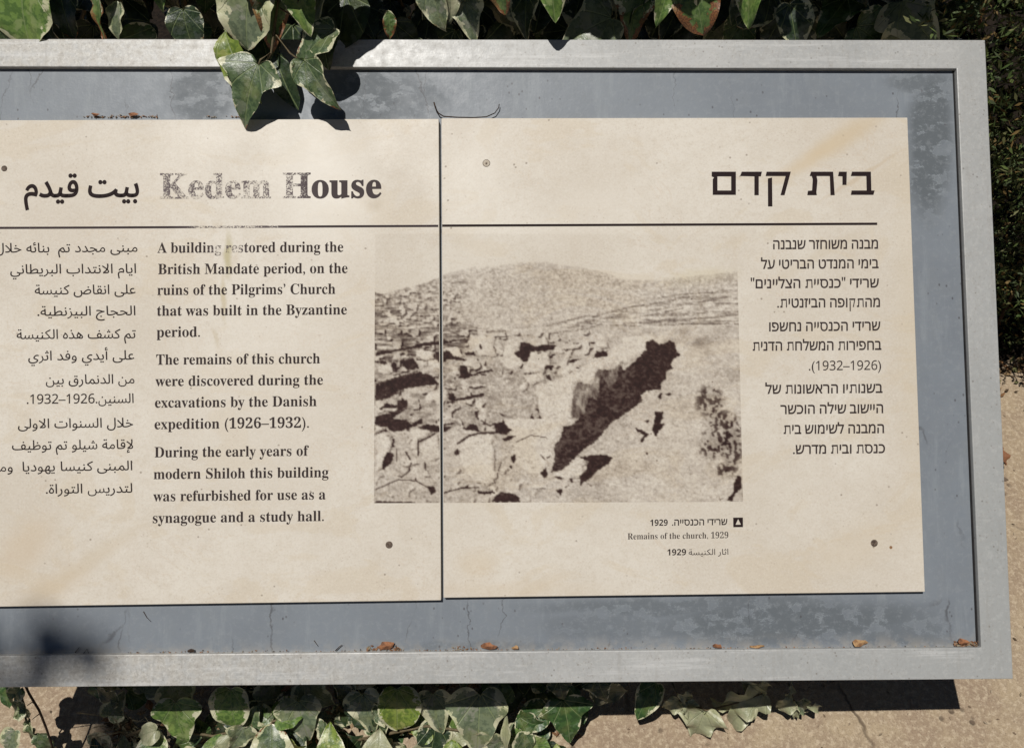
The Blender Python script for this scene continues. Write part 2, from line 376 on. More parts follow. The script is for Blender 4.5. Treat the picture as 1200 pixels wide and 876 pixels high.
L_YELLOW = mat_leaf('yellow_green_ivy', 0.35, 0, 0, (0.20, 0.27, 0.045))
L_DEEP = mat_leaf('deep_green_ivy', 0.12, 0, 0, (0.055, 0.115, 0.03))
L_GREY = mat_leaf('grey_green_ivy', 0.62, 0.1, 0.1, (0.15, 0.19, 0.11))
L_BROWN = mat_leaf('brown_edged_ivy', 0.5, 0.9, 0, (0.12, 0.19, 0.055))
L_PALE = mat_leaf('withered_pale_ivy', 0.45, 0.25, 0.62, (0.22, 0.24, 0.12))
L_SHADEP = mat_leaf('plain_shaded_ivy', -0.6, 0, 0, (0.035, 0.06, 0.025))  # darkened greens for shaded leaves, the shade put into the colour
L_SHADE = mat_leaf('shaded_ivy', 0.22, 0.15, 0, (0.035, 0.06, 0.025))

# ------------------------------------------------------------------ the setting
def sheet(name, x0, x1, y0, y1, z, mat, n=1, amp=0.0):
    vs_, fs = [], []
    for j in range(n + 1):
        for i in range(n + 1):
            vs_.append((x0 + (x1 - x0) * i / n, y0 + (y1 - y0) * j / n, z + (rnd.uniform(-amp, amp) if 0 < i < n and 0 < j < n else 0)))
    for j in range(n):
        for i in range(n):
            a = j * (n + 1) + i; fs.append((a, a + 1, a + n + 2, a + n + 1))
    o = link(name, mesh(name, vs_, fs, mat, True)); tag(o, kind='structure'); return o
sheet('ground', -60, 60, -60, 60, 0, GROUND)
g_edge = G(1180, 436)
# planting bed behind the sign: its front edge wanders
vs_, fs = [], []
N = 80
xl, xr = -4.0, 4.0
for i in range(N + 1):
    x = xl + (xr - xl) * i / N
    yy = g_edge.y + 0.02 * math.sin(x * 9) + rnd.uniform(-.015, .015)
    for j in range(9):
        f = j / 8
        vs_.append((x, yy + f * f * 2.2, 0.002 + (0.0 if j == 0 else 0.05 * min(1, f * 4) + rnd.uniform(-.006, .006))))
for i in range(N):
    for j in range(8):
        a = i * 9 + j; fs.append((a, a + 9, a + 10, a + 1))
tag(link('soil_bed', mesh('soil_bed', vs_, fs, SOIL, True)), kind='structure')

# ------------------------------------------------------------------ the sign
sign = empty('information_sign', SIGN_M, 'tilted information sign with grey metal frame, two cream text panels and a sepia photograph', 'sign')

def prism(name, quad, z1, z0, mat, parent, bevel=0.0):
    """quad of photo places (clockwise from top left) made into a slab between heights z0 and z1"""
    top = [SP(x, y, z1) for x, y in quad]
    bot = [Vector((v.x, v.y, (v.z + BASE.z) - (z1 - z0) - BASE.z)) for v in top]
    bm = bmesh.new()
    a = [bm.verts.new(v) for v in top]; b = [bm.verts.new(v) for v in bot]
    bm.faces.new(a); bm.faces.new(b[::-1])
    for i in range(4):
        j = (i + 1) % 4; bm.faces.new((a[j], a[i], b[i], b[j]))
    bmesh.ops.recalc_face_normals(bm, faces=bm.faces[:])
    if bevel:
        bmesh.ops.bevel(bm, geom=bm.edges[:], offset=bevel, segments=2, affect='EDGES', profile=0.5)
    me = bpy.data.meshes.new(name); bm.to_mesh(me); bm.free(); me.materials.append(mat)
    return link(name, me, parent)

OX = -115
# rails: outer and inner corners of the frame (outer right at the photo's right edge)
To, Ti, Bi, Bo = (1154, 47), (1121, 80.5), (1150, 758.5), (1187, 795)
def ring(name, outer, inner, z1, z0, mat, parent, bevel):
    bm = bmesh.new(); dz = z1 - z0
    ot = [bm.verts.new(SP(x, y, z1)) for x, y in outer]; it = [bm.verts.new(SP(x, y, z1)) for x, y in inner]
    ob_ = [bm.verts.new(v.co - Vector((0, 0, dz))) for v in ot]; ib = [bm.verts.new(v.co - Vector((0, 0, dz))) for v in it]
    for i in range(4):
        j = (i + 1) % 4
        bm.faces.new((ot[i], ot[j], it[j], it[i])); bm.faces.new((ib[i], ib[j], ob_[j], ob_[i]))
        bm.faces.new((ot[j], ot[i], ob_[i], ob_[j])); bm.faces.new((it[i], it[j], ib[j], ib[i]))
    bmesh.ops.recalc_face_normals(bm, faces=bm.faces[:])
    ed = [e for e in bm.edges if not (abs((e.verts[0].co - e.verts[1].co).length) < .08 and e.calc_face_angle(0) < .1)]
    bmesh.ops.bevel(bm, geom=ed, offset=bevel, segments=2, affect='EDGES', profile=0.5)
    me = bpy.data.meshes.new(name); bm.to_mesh(me); bm.free(); me.materials.append(mat)
    return link(name, me, parent)
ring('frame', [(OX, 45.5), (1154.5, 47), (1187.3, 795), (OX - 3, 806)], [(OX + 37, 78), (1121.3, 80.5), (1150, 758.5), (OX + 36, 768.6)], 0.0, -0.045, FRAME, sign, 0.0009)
prism('backing_plate', [(OX + 30, 70), (1118.5, 76), (1146.5, 766), (OX + 30, 776)], -0.0065, -0.012, BACK, sign)
prism('gap_shade_strip', [(1116.5, 80), (1122.5, 80), (1152, 762), (1144.5, 762)], -0.0055, -0.009, GAP_SHADE, sign)  # black strip added to stand for the shadowed gap by the right rail
prism('back_sheet', [(OX + 10, 60), (1138, 60), (1168, 780), (OX + 10, 790)], -0.020, -0.024, FRAME, sign)
# posts under the sign
for xx in (60, 1000):
    c0 = P(xx, 360, -0.046); w0 = W(c0); h = w0.z
    inv = SIGN_M.inverted()
    pts = []
    r = 0.03
    for zz in (0.0, h):
        for dx_, dy_ in ((-r, -r), (r, -r), (r, r), (-r, r)):
            pts.append(inv @ Vector((w0.x + dx_, w0.y + dy_, -0.05 if zz == 0 else h + dy_ * 0.6)))
    link('post', mesh('post', pts, [(0, 1, 5, 4), (1, 2, 6, 5), (2, 3, 7, 6), (3, 0, 4, 7), (4, 5, 6, 7)], FRAME), sign)

PZ = 0.0012          # height of the panels' faces
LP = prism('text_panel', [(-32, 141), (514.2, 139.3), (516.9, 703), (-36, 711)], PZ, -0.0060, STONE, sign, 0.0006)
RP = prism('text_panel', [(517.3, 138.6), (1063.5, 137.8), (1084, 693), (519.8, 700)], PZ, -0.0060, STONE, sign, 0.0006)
LP['label'] = 'left stone panel with Arabic and English text'
RP['label'] = 'right stone panel with Hebrew text and most of the sepia photograph'

# ---- lettering
def slope(y): return -(0.002 + 0.0125 * (y - 139) / 561)
_cache = {}
def text_loops(s):
    """closed outlines of the letters of a string"""
    cu = bpy.data.curves.new('letters', 'FONT'); cu.body = s; cu.size = 1; cu.resolution_u = 5; cu.fill_mode = 'NONE'
    ob = bpy.data.objects.new('letters', cu); me = ob.to_mesh()
    if me is None: return []
    co = [(v.co.x, v.co.y) for v in me.vertices]; adj = {}
    for e in me.edges:
        a, b = e.vertices; adj.setdefault(a, []).append(b); adj.setdefault(b, []).append(a)
    ob.to_mesh_clear(); bpy.data.objects.remove(ob); bpy.data.curves.remove(cu)
    seen = set(); out = []
    for st_ in range(len(co)):
        if st_ in seen or st_ not in adj: continue
        lp = [st_]; seen.add(st_); cur = st_
        while True:
            nx = [n for n in adj[cur] if n not in seen]
            if not nx: break
            if cur + 1 in nx: cur = cur + 1
            else: cur = nx[0]
            seen.add(cur); lp.append(cur)
        pts = []
        for i in lp:
            if not pts or abs(co[i][0] - pts[-1][0]) + abs(co[i][1] - pts[-1][1]) > 1e-5: pts.append(co[i])
        if len(pts) > 1 and abs(pts[0][0] - pts[-1][0]) + abs(pts[0][1] - pts[-1][1]) < 1e-5: pts.pop()
        if len(pts) > 2: out.append(pts)
    return out
def area2(l): return .5 * sum(l[i - 1][0] * l[i][1] - l[i][0] * l[i - 1][1] for i in range(len(l)))
def inside(p, l):
    c = False
    for i in range(len(l)):
        x1, y1 = l[i - 1]; x2, y2 = l[i]
        if (y1 > p[1]) != (y2 > p[1]) and p[0] < (x2 - x1) * (p[1] - y1) / (y2 - y1) + x1: c = not c
    return c
def untangle(l, depth=0):
    """split an outline that crosses itself into simple ones"""
    n = len(l)
    if depth < 6:
        cr = lambda a, b, c: (b[0] - a[0]) * (c[1] - a[1]) - (b[1] - a[1]) * (c[0] - a[0])
        for i in range(n):
            a, b = l[i], l[(i + 1) % n]
            x0, x1 = min(a[0], b[0]), max(a[0], b[0])
            for j in range(i + 2, n):
                if i == 0 and j == n - 1: continue
                c, d = l[j], l[(j + 1) % n]
                if max(c[0], d[0]) < x0 or min(c[0], d[0]) > x1: continue
                if cr(a, b, c) * cr(a, b, d) < -1e-13 and cr(c, d, a) * cr(c, d, b) < -1e-13:
                    t = cr(c, d, a) / (cr(c, d, a) - cr(c, d, b)); X = (a[0] + (b[0] - a[0]) * t, a[1] + (b[1] - a[1]) * t)
                    return [q for part in ([X] + l[i + 1:j + 1], [X] + l[j + 1:] + l[:i + 1]) if len(part) > 2 and abs(area2(part)) > 2e-5 for q in untangle(part, depth + 1)]
    return [l]
def grow(l, d):
    """move an outline outwards (its solid side is on the right of travel) by d"""
    n = len(l); out = []
    for i in range(n):
        x0, y0 = l[i - 1]; x1, y1 = l[i]; x2, y2 = l[(i + 1) % n]
        ax, ay = x1 - x0, y1 - y0; bx, by = x2 - x1, y2 - y1
        la = math.hypot(ax, ay) or 1; lb = math.hypot(bx, by) or 1
        nx, ny = -(ay / la + by / lb), ax / la + bx / lb
        L = math.hypot(nx, ny)
        if L < .3: out.append((x1, y1)); continue
        k = min(2 / L, 2.0) / L
        out.append((x1 + nx * k * d, y1 + ny * k * d))
    return out
def text_geo(s, offset=0.0):
    k = (s, offset)
    if k in _cache: return _cache[k]
    lps = [q for l in text_loops(s) for q in untangle(l)]; V, F = [], []
    ars = [area2(l) for l in lps]
    def hole_of(i):
        return [j for j in range(len(lps)) if j != i and ars[i] * ars[j] < 0 and abs(ars[j]) > abs(ars[i]) and all(inside(lps[i][q * len(lps[i]) // 3], lps[j]) for q in range(3))]
    own = {i: hole_of(i) for i in range(len(lps))}
    for i, l in enumerate(lps):
        if own[i]: continue
        hs = [lps[j] for j in own if i in own[j]]
        if ars[i] > 0: l = l[::-1]; hs = [h[::-1] for h in hs]
        best = None
        for q in (1, .8, .6, .4, .2, 0, -.2) if offset else (0, 1e-4, -1e-4):
            d_ = offset * q if offset else q
            lg = [grow(h, d_) for h in [l] + hs] if d_ else [l] + hs
            v, f = fill_poly(lg)
            want = abs(sum(area2(h) for h in lg)); got = sum(abs(area2([v[i_] for i_ in t_])) for t_ in f); err = abs(got - want) / max(want, 1e-6)
            if best is None or err < best[0]: best = (err, v, f)
            if err < .004: break
        err, v, f = best; o = len(V); V += v; F += [tuple(i_ + o for i_ in t_) for t_ in f]
    _cache[k] = (V, F); return V, F
def fill_poly(loops):
    """triangulate closed loops (holes allowed) -> verts, faces"""
    from mathutils.geometry import tessellate_polygon
    flat = [p for lp in loops for p in lp]
    tris = tessellate_polygon([[Vector((p[0], p[1], 0)) for p in lp] for lp in loops])
    return flat, [tuple(t) for t in tris]
def sansd(s, bold=False):
    return ''.join(chr((0x1D7EC if bold else 0x1D7E2) + ord(c) - 48) if c.isdigit() and ord(c) < 128 else c for c in s)
def serif(s):
    o = ''
    for c in s:
        if 'a' <= c <= 'z': o += chr(0x1D41A + ord(c) - 97)
        elif 'A' <= c <= 'Z': o += chr(0x1D400 + ord(c) - 65)
        elif '0' <= c <= '9': o += chr(0x1D7CE + ord(c) - 48)
        else: o += c
    return o
AR = {0x627: (0xFE8D, 0), 0x625: (0xFE87, 0), 0x623: (0xFE83, 0), 0x628: (0xFE8F, 1), 0x629: (0xFE93, 0), 0x62A: (0xFE95, 1), 0x62B: (0xFE99, 1), 0x62C: (0xFE9D, 1),
      0x62D: (0xFEA1, 1), 0x62E: (0xFEA5, 1), 0x62F: (0xFEA9, 0), 0x630: (0xFEAB, 0), 0x631: (0xFEAD, 0), 0x632: (0xFEAF, 0), 0x633: (0xFEB1, 1), 0x634: (0xFEB5, 1),
      0x635: (0xFEB9, 1), 0x636: (0xFEBD, 1), 0x637: (0xFEC1, 1), 0x638: (0xFEC5, 1), 0x639: (0xFEC9, 1), 0x63A: (0xFECD, 1), 0x641: (0xFED1, 1), 0x642: (0xFED5, 1),
      0x643: (0xFED9, 1), 0x644: (0xFEDD, 1), 0x645: (0xFEE1, 1), 0x646: (0xFEE5, 1), 0x647: (0xFEE9, 1), 0x648: (0xFEED, 0), 0x649: (0xFEEF, 0), 0x64A: (0xFEF1, 1), 0x626: (0xFE89, 1)}
LA = {0x627: 0xFEFB, 0x623: 0xFEF7, 0x625: 0xFEF9}
def arabic(s):
    out = []; i = 0; joined = False
    while i < len(s):
        c = ord(s[i])
        if c == 0x644 and i + 1 < len(s) and ord(s[i + 1]) in LA:
            out.append(chr(LA[ord(s[i + 1])] + (1 if joined else 0))); i += 2; joined = False; continue
        if c in AR:
            b, dual = AR[c]; nxt = i + 1 < len(s) and ord(s[i + 1]) in AR
            if dual: out.append(chr(b + ((3 if nxt else 1) if joined else (2 if nxt else 0)))); joined = nxt
            else: out.append(chr(b + (1 if joined else 0))); joined = False
        else:
            out.append(s[i]); joined = False
        i += 1
    return ''.join(out[::-1])
# hand-drawn square Hebrew letters of the title (photo zoom units, baseline 242, five units to a photo pixel)
HEB = {
 'ם': [[(70,106),(212,106),(212,242),(76,242),(76,150),(84,140),(70,134)], [(104,134),(104,216),(184,216),(184,134)]],
 'ד': [[(246,106),(365,106),(358,134),(346,134),(346,244),(320,244),(320,134),(236,132)]],
 'ק': [[(392,106),(534,106),(497,244),(473,244),(503,132),(386,132)], [(399,146),(424,140),(426,310),(400,310)]],
 'ת': [[(652,106),(782,106),(791,244),(766,244),(762,132),(685,132),(690,160),(684,225),(686,244),(630,244),(634,218),(658,216),(662,150),(656,132),(644,132)]],
 'י': [[(816,106),(862,106),(860,184),(836,184),(836,134),(810,132)]],
 'ב': [[(892,106),(1003,106),(1006,216),(1025,216),(1018,242),(885,242),(890,216),(978,216),(976,132),(885,132)]],
}
def heb_glyph(ch, gap=0.0):
    """letter in em-like units: letter height 1, with its own width and left bearing"""
    if ch in 'תק':
        L = HEB[ch]; vs0, fs0 = [], []
        groups = [[L[0]], [L[1]]] if ch == 'ק' else [L]
        x0 = min(p[0] for lp in L for p in lp); x1 = max(p[0] for lp in L for p in lp)
        wx = 0.80
        for gq in groups:
            v, f = fill_poly(gq); o = len(vs0)
            vs0 += [((p[0] - x0) / 138 * wx + 0.09, (243 - p[1]) / 138) for p in v]; fs0 += [tuple(i + o for i in t) for t in f]
        return vs0, fs0, (x1 - x0) / 138 * wx + 0.18
    href = text_geo('ה', 0)[0]; H = max(v[1] for v in href)
    if ch == ' ': return [], [], 0.42
    v, f = text_geo(ch, 0.017 if ch.isalpha() else 0.010)
    a = text_geo('ה' + ch + 'ה', 0)[0]; b = text_geo('הה', 0)[0]
    adv = (max(p[0] for p in a) - max(p[0] for p in b)) / H
    k = 1.0
    if not ch.isalpha(): k = 0.92
    return [(p[0] / H, p[1] / H * (0.86 if ch.isdigit() or ch in '()' else 1)) for p in v], f, adv * 1.0
_ga = {}
def hebrew_geo(s):              # s already in left-to-right visual order
    V, F, x = [], [], 0
    for ch in s:
        v, f, adv = heb_glyph(ch)
        o = len(V); V += [(p[0] + x, p[1]) for p in v]; F += [tuple(i + o for i in t) for t in f]; x += adv
    return V, F
def place_text(name, geo, xl, xr, yb, size, mat, parent, label=None, yslope=None, z=PZ + 0.0001):
    """yb: baseline at the left end; size: photo px per unit of letter height"""
    v, f = geo
    x0 = min(p[0] for p in v); x1 = max(p[0] for p in v)
    sl = slope(yb) if yslope is None else yslope
    out = []
    for (a, b) in v:
        X = xl + (a - x0) / (x1 - x0) * (xr - xl)
        out.append(SP(X, yb + sl * (X - xl) - b * size, z))
    # ink sheet: letters of real, if tiny, thickness above the stone
    bm = bmesh.new(); bv = [bm.verts.new(p) for p in out]
    for t in f:
        try: bm.faces.new([bv[i] for i in t])
        except ValueError: pass
    for fa in bm.faces:
        fa.normal_update()
        if fa.normal.z < 0: fa.normal_flip()
    me = bpy.data.meshes.new(name); bm.to_mesh(me); bm.free(); me.materials.append(mat)
    o = link(name, me, parent)
    if label: o['label'] = label
    return o

ENG = [("A building restored during the", 184.3, 402.3, 296.2), ("British Mandate period, on the", 185.2, 407.3, 321.2), ("ruins of the Pilgrims’ Church", 184.3, 393, 345.6),
       ("that was built in the Byzantine", 184, 406.5, 369.9), ("period.", 183.5, 234.3, 394.8), ("The remains of this church", 183, 375, 427.2),
       ("were discovered during the", 182, 378.5, 452.3), ("excavations by the Danish", 181.5, 371, 477.4), ("expedition (1926–1932).", 181, 362, 502.6),
       ("During the early years of", 181, 362, 535.6), ("modern Shiloh this building", 180, 385, 561.1), ("was refurbished for use as a", 179.5, 381.5, 587.1), ("synagogue and a study hall.", 179, 379.5, 612.5)]
for s, a, b, y in ENG:
    place_text('text_line', text_geo(serif(s), 0.003), a, b, y, 17.7, INK_ENG, LP)
place_text('title', text_geo(serif('Kedem'), 0.014), 187.5, 317.5, 232.4, 42.5, INK_TITLE, LP, 'worn English title')
place_text('title', text_geo(serif('House'), 0.014), 331.5, 447.2, 231.8, 42.5, INK_TITLE, LP, 'English title, dark and intact')
ARL = [("مبنى مجدد تم  بنائه خلال", -6, 161, 296), ("ايام الانتداب البريطاني", 11.9, 159.4, 320.8), ("على انقاض كنيسة", 40.6, 159, 345), ("الحجاج البيزنطية.", 43.8, 158.7, 370),
       ("تم كشف هذه الكنيسة", 19.4, 159, 397.2), ("على أيدي وفد اثري", 33, 157.5, 422.2), ("من الدنمارق بين", 53.7, 157.5, 450), (None, 31.3, 156.6, 473),
       ("خلال السنوات الاولى", 21, 156, 501.6), ("لإقامة شيلو تم توظيف", 14, 156, 527), ("المبنى كنيسا يهوديا  ومقرا", -19, 155, 552.5), ("لتدريس التوراة.", 53.7, 155, 578)]
for s, a, b, y in ARL:
    st = arabic(s) if s else sansd('.1932–1926.') + arabic('السنين')
    place_text('text_line', text_geo(st, 0.008), a, b, y, 15.6, INK_AR, LP)
place_text('title', text_geo(arabic('بيت قيدم'), 0.020), 28, 163, 231.0, 38, INK, LP, 'Arabic title')

HBL = [("מבנה משוחזר שנבנה", 906, 1029, 291.9), ("בימי המנדט הבריטי על", 891.7, 1029.7, 314.9), ("שרידי ״כנסיית הצליינים״", 879.7, 1030, 337.7), ("מהתקופה הביזנטית.", 910.8, 1031.3, 360.3),
       ("שרידי הכנסייה נחשפו", 901.3, 1031.7, 388), ("בחפירות המשלחת הדנית", 882, 1033, 410.8), (None, 947.8, 1032.6, 433.8), ("בשנותיו הראשונות של", 896.8, 1034.3, 461.2),
       ("היישוב שילה הוכשר", 914.5, 1035, 484.8), ("המבנה לשימוש בית", 918.2, 1036, 508.2), ("כנסת ובית מדרש.", 929.3, 1037.2, 531.6)]
for s, a, b, y in HBL:
    if s: place_text('text_line', hebrew_geo(s[::-1].replace('״', '"')), a, b, y, 10.2, INK_BODY, RP)
    else: place_text('text_line', text_geo(sansd('.(1932–1926)'), .006), a, b, y, 15.4, INK_BODY, RP)
# Hebrew title
for ch in HEB:
    L = HEB[ch]; V, F = [], []
    for gq in ([[L[0]], [L[1]]] if ch == 'ק' else [L]):
        v, f = fill_poly(gq); o = len(V); V += v; F += [tuple(i + o for i in t) for t in f]
    outv = [SP(820 + p[0] / 5, 180 + p[1] / 5, PZ + 0.0001) for p in V]
    me = mesh('title_letter', outv, F, INK)
    bm = bmesh.new(); bm.from_mesh(me)
    for fa in bm.faces:
        fa.normal_update()
        if fa.normal.z < 0: fa.normal_flip()
    bm.to_mesh(me); bm.free()
    link('title_letter', me, RP)
def strip(name, pts, wpx, mat, parent, z=PZ + 0.0001):
    vsx, fsx = [], []
    for i, (x, y) in enumerate(pts):
        vsx += [SP(x, y - wpx / 2, z), SP(x, y + wpx / 2, z)]
        if i: fsx.append((2 * i - 2, 2 * i - 1, 2 * i + 1, 2 * i))
    return link(name, mesh(name, vsx, fsx, mat), parent)
strip('title_rule', [(-20, 267.1), (100, 266.7), (250, 266.0), (400, 265.2), (513.6, 264.7)], 2.6, INK_RULE, LP)
strip('title_rule', [(518.2, 264.4), (800, 263.2), (1028, 262.2)], 2.8, INK, RP)
# caption
place_text('caption_line', hebrew_geo('.הכנסייה ידירש'.replace('.הכנסייה ידירש', 'שרידי הכנסייה.'[::-1])), 787.5, 852.4, 615.4, 6.9, INK, RP)
place_text('caption_line', text_geo(sansd('1929', True), 0.0), 762.0, 782.5, 615.7, 10.2, INK, RP)
place_text('caption_line', text_geo(serif('Remains of the church, 1929'), -0.004), 735.5, 853.5, 631.6, 10.6, INK_BODY, RP)
place_text('caption_line', text_geo(arabic('اثار الكنيسة'), 0.004), 807, 853.5, 650.0, 9.6, INK_BODY, RP)
place_text('caption_line', text_geo(sansd('1929', True), 0.0), 782, 804, 650.3, 10.2, INK, RP)
sq = mesh('caption_square', [SP(*p, PZ + 0.0001) for p in ((859.3, 617.3), (870.7, 617.2), (870.6, 606), (859.2, 606.1))], [(0, 1, 2, 3)], INK)
sqo = link('caption_square', sq, RP)
tri = mesh('caption_arrow', [SP(*p, PZ + 0.0002) for p in ((862.0, 614.4), (868.2, 614.3), (865.0, 607.8))], [(0, 1, 2)], STONE)
link('caption_arrow', tri, RP)

# screws and plugs
def disc(name, x, y, rpx, mat, parent, z, dz, n=14, hole=None):
    c = SP(x, y, z); vv = []; ff = []
    r = rpx * 0.001
    rings = [(r, 0), (r * 0.85, dz), (r * 0.3, dz * 0.9)]
    for rr, zz in rings:
        for k in range(n):
            a = 2 * math.pi * k / n; vv.append(c + Vector((rr * math.cos(a), rr * math.sin(a), zz)))
    for q in range(2):
        for k in range(n):
            k2 = (k + 1) % n; ff.append((q * n + k, q * n + k2, (q + 1) * n + k2, (q + 1) * n + k))
    ff.append(tuple(range(2 * n, 3 * n)))
    return link(name, mesh(name, vv, ff, mat, False), parent)
disc('screw', 5, 197.5, 3.6, SCREW, LP, PZ, 0.0006)
disc('screw', 456, 638, 4.2, SCREW, LP, PZ, 0.0004)
disc('screw', 1024.5, 636, 4.2, SCREW, RP, PZ, 0.0004)
disc('screw_plug', 570, 191.3, 4.6, SCREW, RP, PZ, 0.00015)
disc('screw_plug', 570, 191.3, 4.0, PLUG, RP, PZ + 0.0002, 0.0002)
disc('screw', 570, 191.5, 1.2, SCREW, RP, PZ + 0.0006, 0.0002)
disc('stain_spot', 1044, 641, 1.8, DRYPALE, RP, PZ, 0.0002)

# ------------------------------------------------------------------ the printed photograph (flat print: drawn as tones on a fine grid)
X0, Y0, WW, HH = 436, 268, 438, 324
rs = np.random.RandomState(3)
yy, xx = np.mgrid[0:HH, 0:WW].astype(float); xx += X0; yy += Y0
def vnoise(sx, sy, oct_=3, seed=0, p=0.5):
    r = np.random.RandomState(seed); out = np.zeros((HH, WW)); a = 1; tot = 0
    for k in range(oct_):
        gx, gy = max(sx / 2 ** k, 1), max(sy / 2 ** k, 1)
        gw, gh = int(WW / gx) + 3, int(HH / gy) + 3
        gd = r.rand(gh, gw)
        u = (xx - X0) / gx; v = (yy - Y0) / gy; i = u.astype(int); j = v.astype(int); fu = u - i; fv = v - j
        fu = fu * fu * (3 - 2 * fu); fv = fv * fv * (3 - 2 * fv)
        out += a * ((gd[j, i] * (1 - fu) + gd[j, i + 1] * fu) * (1 - fv) + (gd[j + 1, i] * (1 - fu) + gd[j + 1, i + 1] * fu) * fv)
        tot += a; a *= p
    return out / tot
def poly(pts, amp=0):
    pts = np.array(pts, float); m = np.zeros((HH, WW), bool); n = len(pts)
    # edges a little ragged
    X = xx + (jag1 - .5) * 2.6 + (jag3 - .5) * amp; Y = yy + (jag2 - .5) * 2.6 + (jag4 - .5) * amp
    for i in range(n):
        x1, y1 = pts[i]; x2, y2 = pts[(i + 1) % n]
        if y1 == y2: continue
        c = ((y1 > Y) != (y2 > Y)) & (X < (x2 - x1) * (Y - y1) / (y2 - y1) + x1)
        m ^= c
    return m
jag3 = vnoise(9, 9, 2, 13); jag4 = vnoise(9, 9, 2, 14)
jag1 = vnoise(3, 3, 2, 11); jag2 = vnoise(3, 3, 2, 12)
def T(ox, oy, pts): return [(ox + a / 7.967, oy + b / 7.967) for a, b in pts]
def line(pts, w):
    m = np.zeros((HH, WW), bool)
    for (x1, y1), (x2, y2) in zip(pts[:-1], pts[1:]):
        dx, dy = x2 - x1, y2 - y1; L2 = dx * dx + dy * dy + 1e-6
        t = np.clip(((xx - x1) * dx + (yy - y1) * dy) / L2, 0, 1)
        m |= np.hypot(xx - x1 - t * dx, yy - y1 - t * dy) < w * (0.35 + 0.6 * jag1)
    return m
fine = rs.rand(HH, WW); n2 = vnoise(2.2, 2.0, 2, 1); n4 = vnoise(5, 3, 3, 2); n8 = vnoise(14, 10, 3, 4)
st = vnoise(16, 1.6, 2, 5); st2 = vnoise(9, 2.0, 3, 6)
ridge = [(430, 350), (447, 346), (462, 341), (476, 337), (490, 334), (500, 331), (512, 326), (520, 321), (534, 318), (555, 313), (580, 312), (610, 308), (640, 307), (660, 311), (680, 313), (700, 317), (715, 322), (730, 327), (745, 329), (775, 328), (800, 325), (830, 322), (880, 316)]
ry = np.interp(xx[0], [p[0] for p in ridge], [p[1] for p in ridge])[None, :]
below = (yy > ry + (jag1 - .5) * 2); soft = np.clip((yy - ry) / 5, 0, 1)
tone = np.full((HH, WW), 0.992)
tone += -0.03 * np.clip((xx - 438) / 60, 0, 1) * 0 
hill = 0.845 + 0.20 * (n2 - .5) + 0.12 * (n4 - .5) + 0.16 * (fine - .5) + .02 * np.clip((yy - ry) / 60, 0, 1)
tone = np.where(below, hill * (.4 + .6 * soft) + .95 * (.6 - .6 * soft), tone)
# nearer slopes: streaked
y_s = np.interp(xx[0], [436, 480, 516, 560, 600, 640, 665, 700, 730, 790, 864, 880], [342, 352, 366, 384, 384, 382, 375, 369, 362, 349, 336, 334])[None, :]
m = (yy > y_s) & below
stre = 0.80 + 0.55 * (st - .5) + 0.35 * (st2 - .5) + 0.26 * (n2 - .5) + .14 * (fine - .5)
tone = np.where(m, stre, tone)
m = (yy > y_s) & (xx < 560) & (yy < 425)
tone = np.where(m, 0.64 + 0.95 * (st - .48) + 0.5 * (st2 - .5) + .25 * (n2 - .5), tone)
# left hillside rocks
lw = np.clip((560 - xx + 40 * (n8 - .5)) / 90, 0, 1) * np.clip((y_s + 14 - yy) / 10, 0, 1) * below
tone = tone * (1 - lw) + lw * (0.74 + 0.7 * (n2 - .5) + 0.5 * (n4 - .5))
# open ground in the middle, right and front
y_g = np.interp(xx[0], [436, 516, 560, 600, 700, 760, 864, 880], [425, 425, 400, 385, 384, 383, 383, 383])[None, :]
grd = 0.84 + 0.18 * (n4 - .5) + 0.16 * (n8 - .5) + 0.10 * (fine - .5)
tone = np.where(yy > y_g, grd, tone)
m = (xx > 518) & (xx < 660) & (yy > 425) & (yy < 500)
tone = np.where(m, tone - 0.06 + 0.30 * (n2 - .5), tone)
m = (xx > 735) & (yy > 405)
tone = np.where(m, tone + 0.05, tone)
for pts in (((665, 376), (690, 370)), ((695, 372), (735, 361), (790, 352)), ((730, 380), (790, 376), (864, 370)), ((770, 350), (800, 345), (835, 343)),
            ((796, 380), (862, 380)), ((800, 357), (840, 352)), ((780, 366), (800, 362)), ((520, 392), (548, 388)),
            ((445, 372), (470, 366)), ((452, 380), (500, 376)), ((580, 395), (620, 393)), ((640, 392), (690, 385), (705, 380)), ((565, 389), (590, 389)), ((518, 354), (540, 348)), ((530, 332), (543, 330))):
    tone = np.where(line(pts, 1.5) & (n2 > .42), tone * 0.66, tone)
for pts in (((600, 388), (670, 382)), ((648, 384), (676, 378)), ((640, 378), (700, 366)), ((450, 376), (510, 372)), ((745, 371), (800, 360)), ((735, 384), (864, 382))):
    tone = np.where(line(pts, 1.2), 0.92, tone)
def rubble(x0, x1, y0, y1, sc, seed, dens=.55, dark=.45):
    """scattered light stones with their shade on the lower right"""
    global tone
    nz = vnoise(sc, sc * .8, 2, seed); sh = np.roll(np.roll(nz, 2, 1), 2, 0)
    w = (xx > x0) & (xx < x1) & (yy > y0) & (yy < y1) & below
    w = w & (n8 + .6 * (jag2 - .5) > .33)
    tone = np.where(w & (sh > dens) & (nz < dens), tone * dark, tone)
    tone = np.where(w & (nz > dens), .93 - .1 * (n4 - .5), tone)
rubble(438, 570, 386, 505, 10, 41, .60, .30); rubble(540, 705, 390, 440, 10, 42, .64, .45); rubble(438, 640, 500, 590, 9, 44, .70, .65)
rubble(438, 540, 340, 385, 5, 46, .62, .55)
w = np.clip((610 - xx) / 120, 0, 1) * (yy > 385) * (yy < 505)
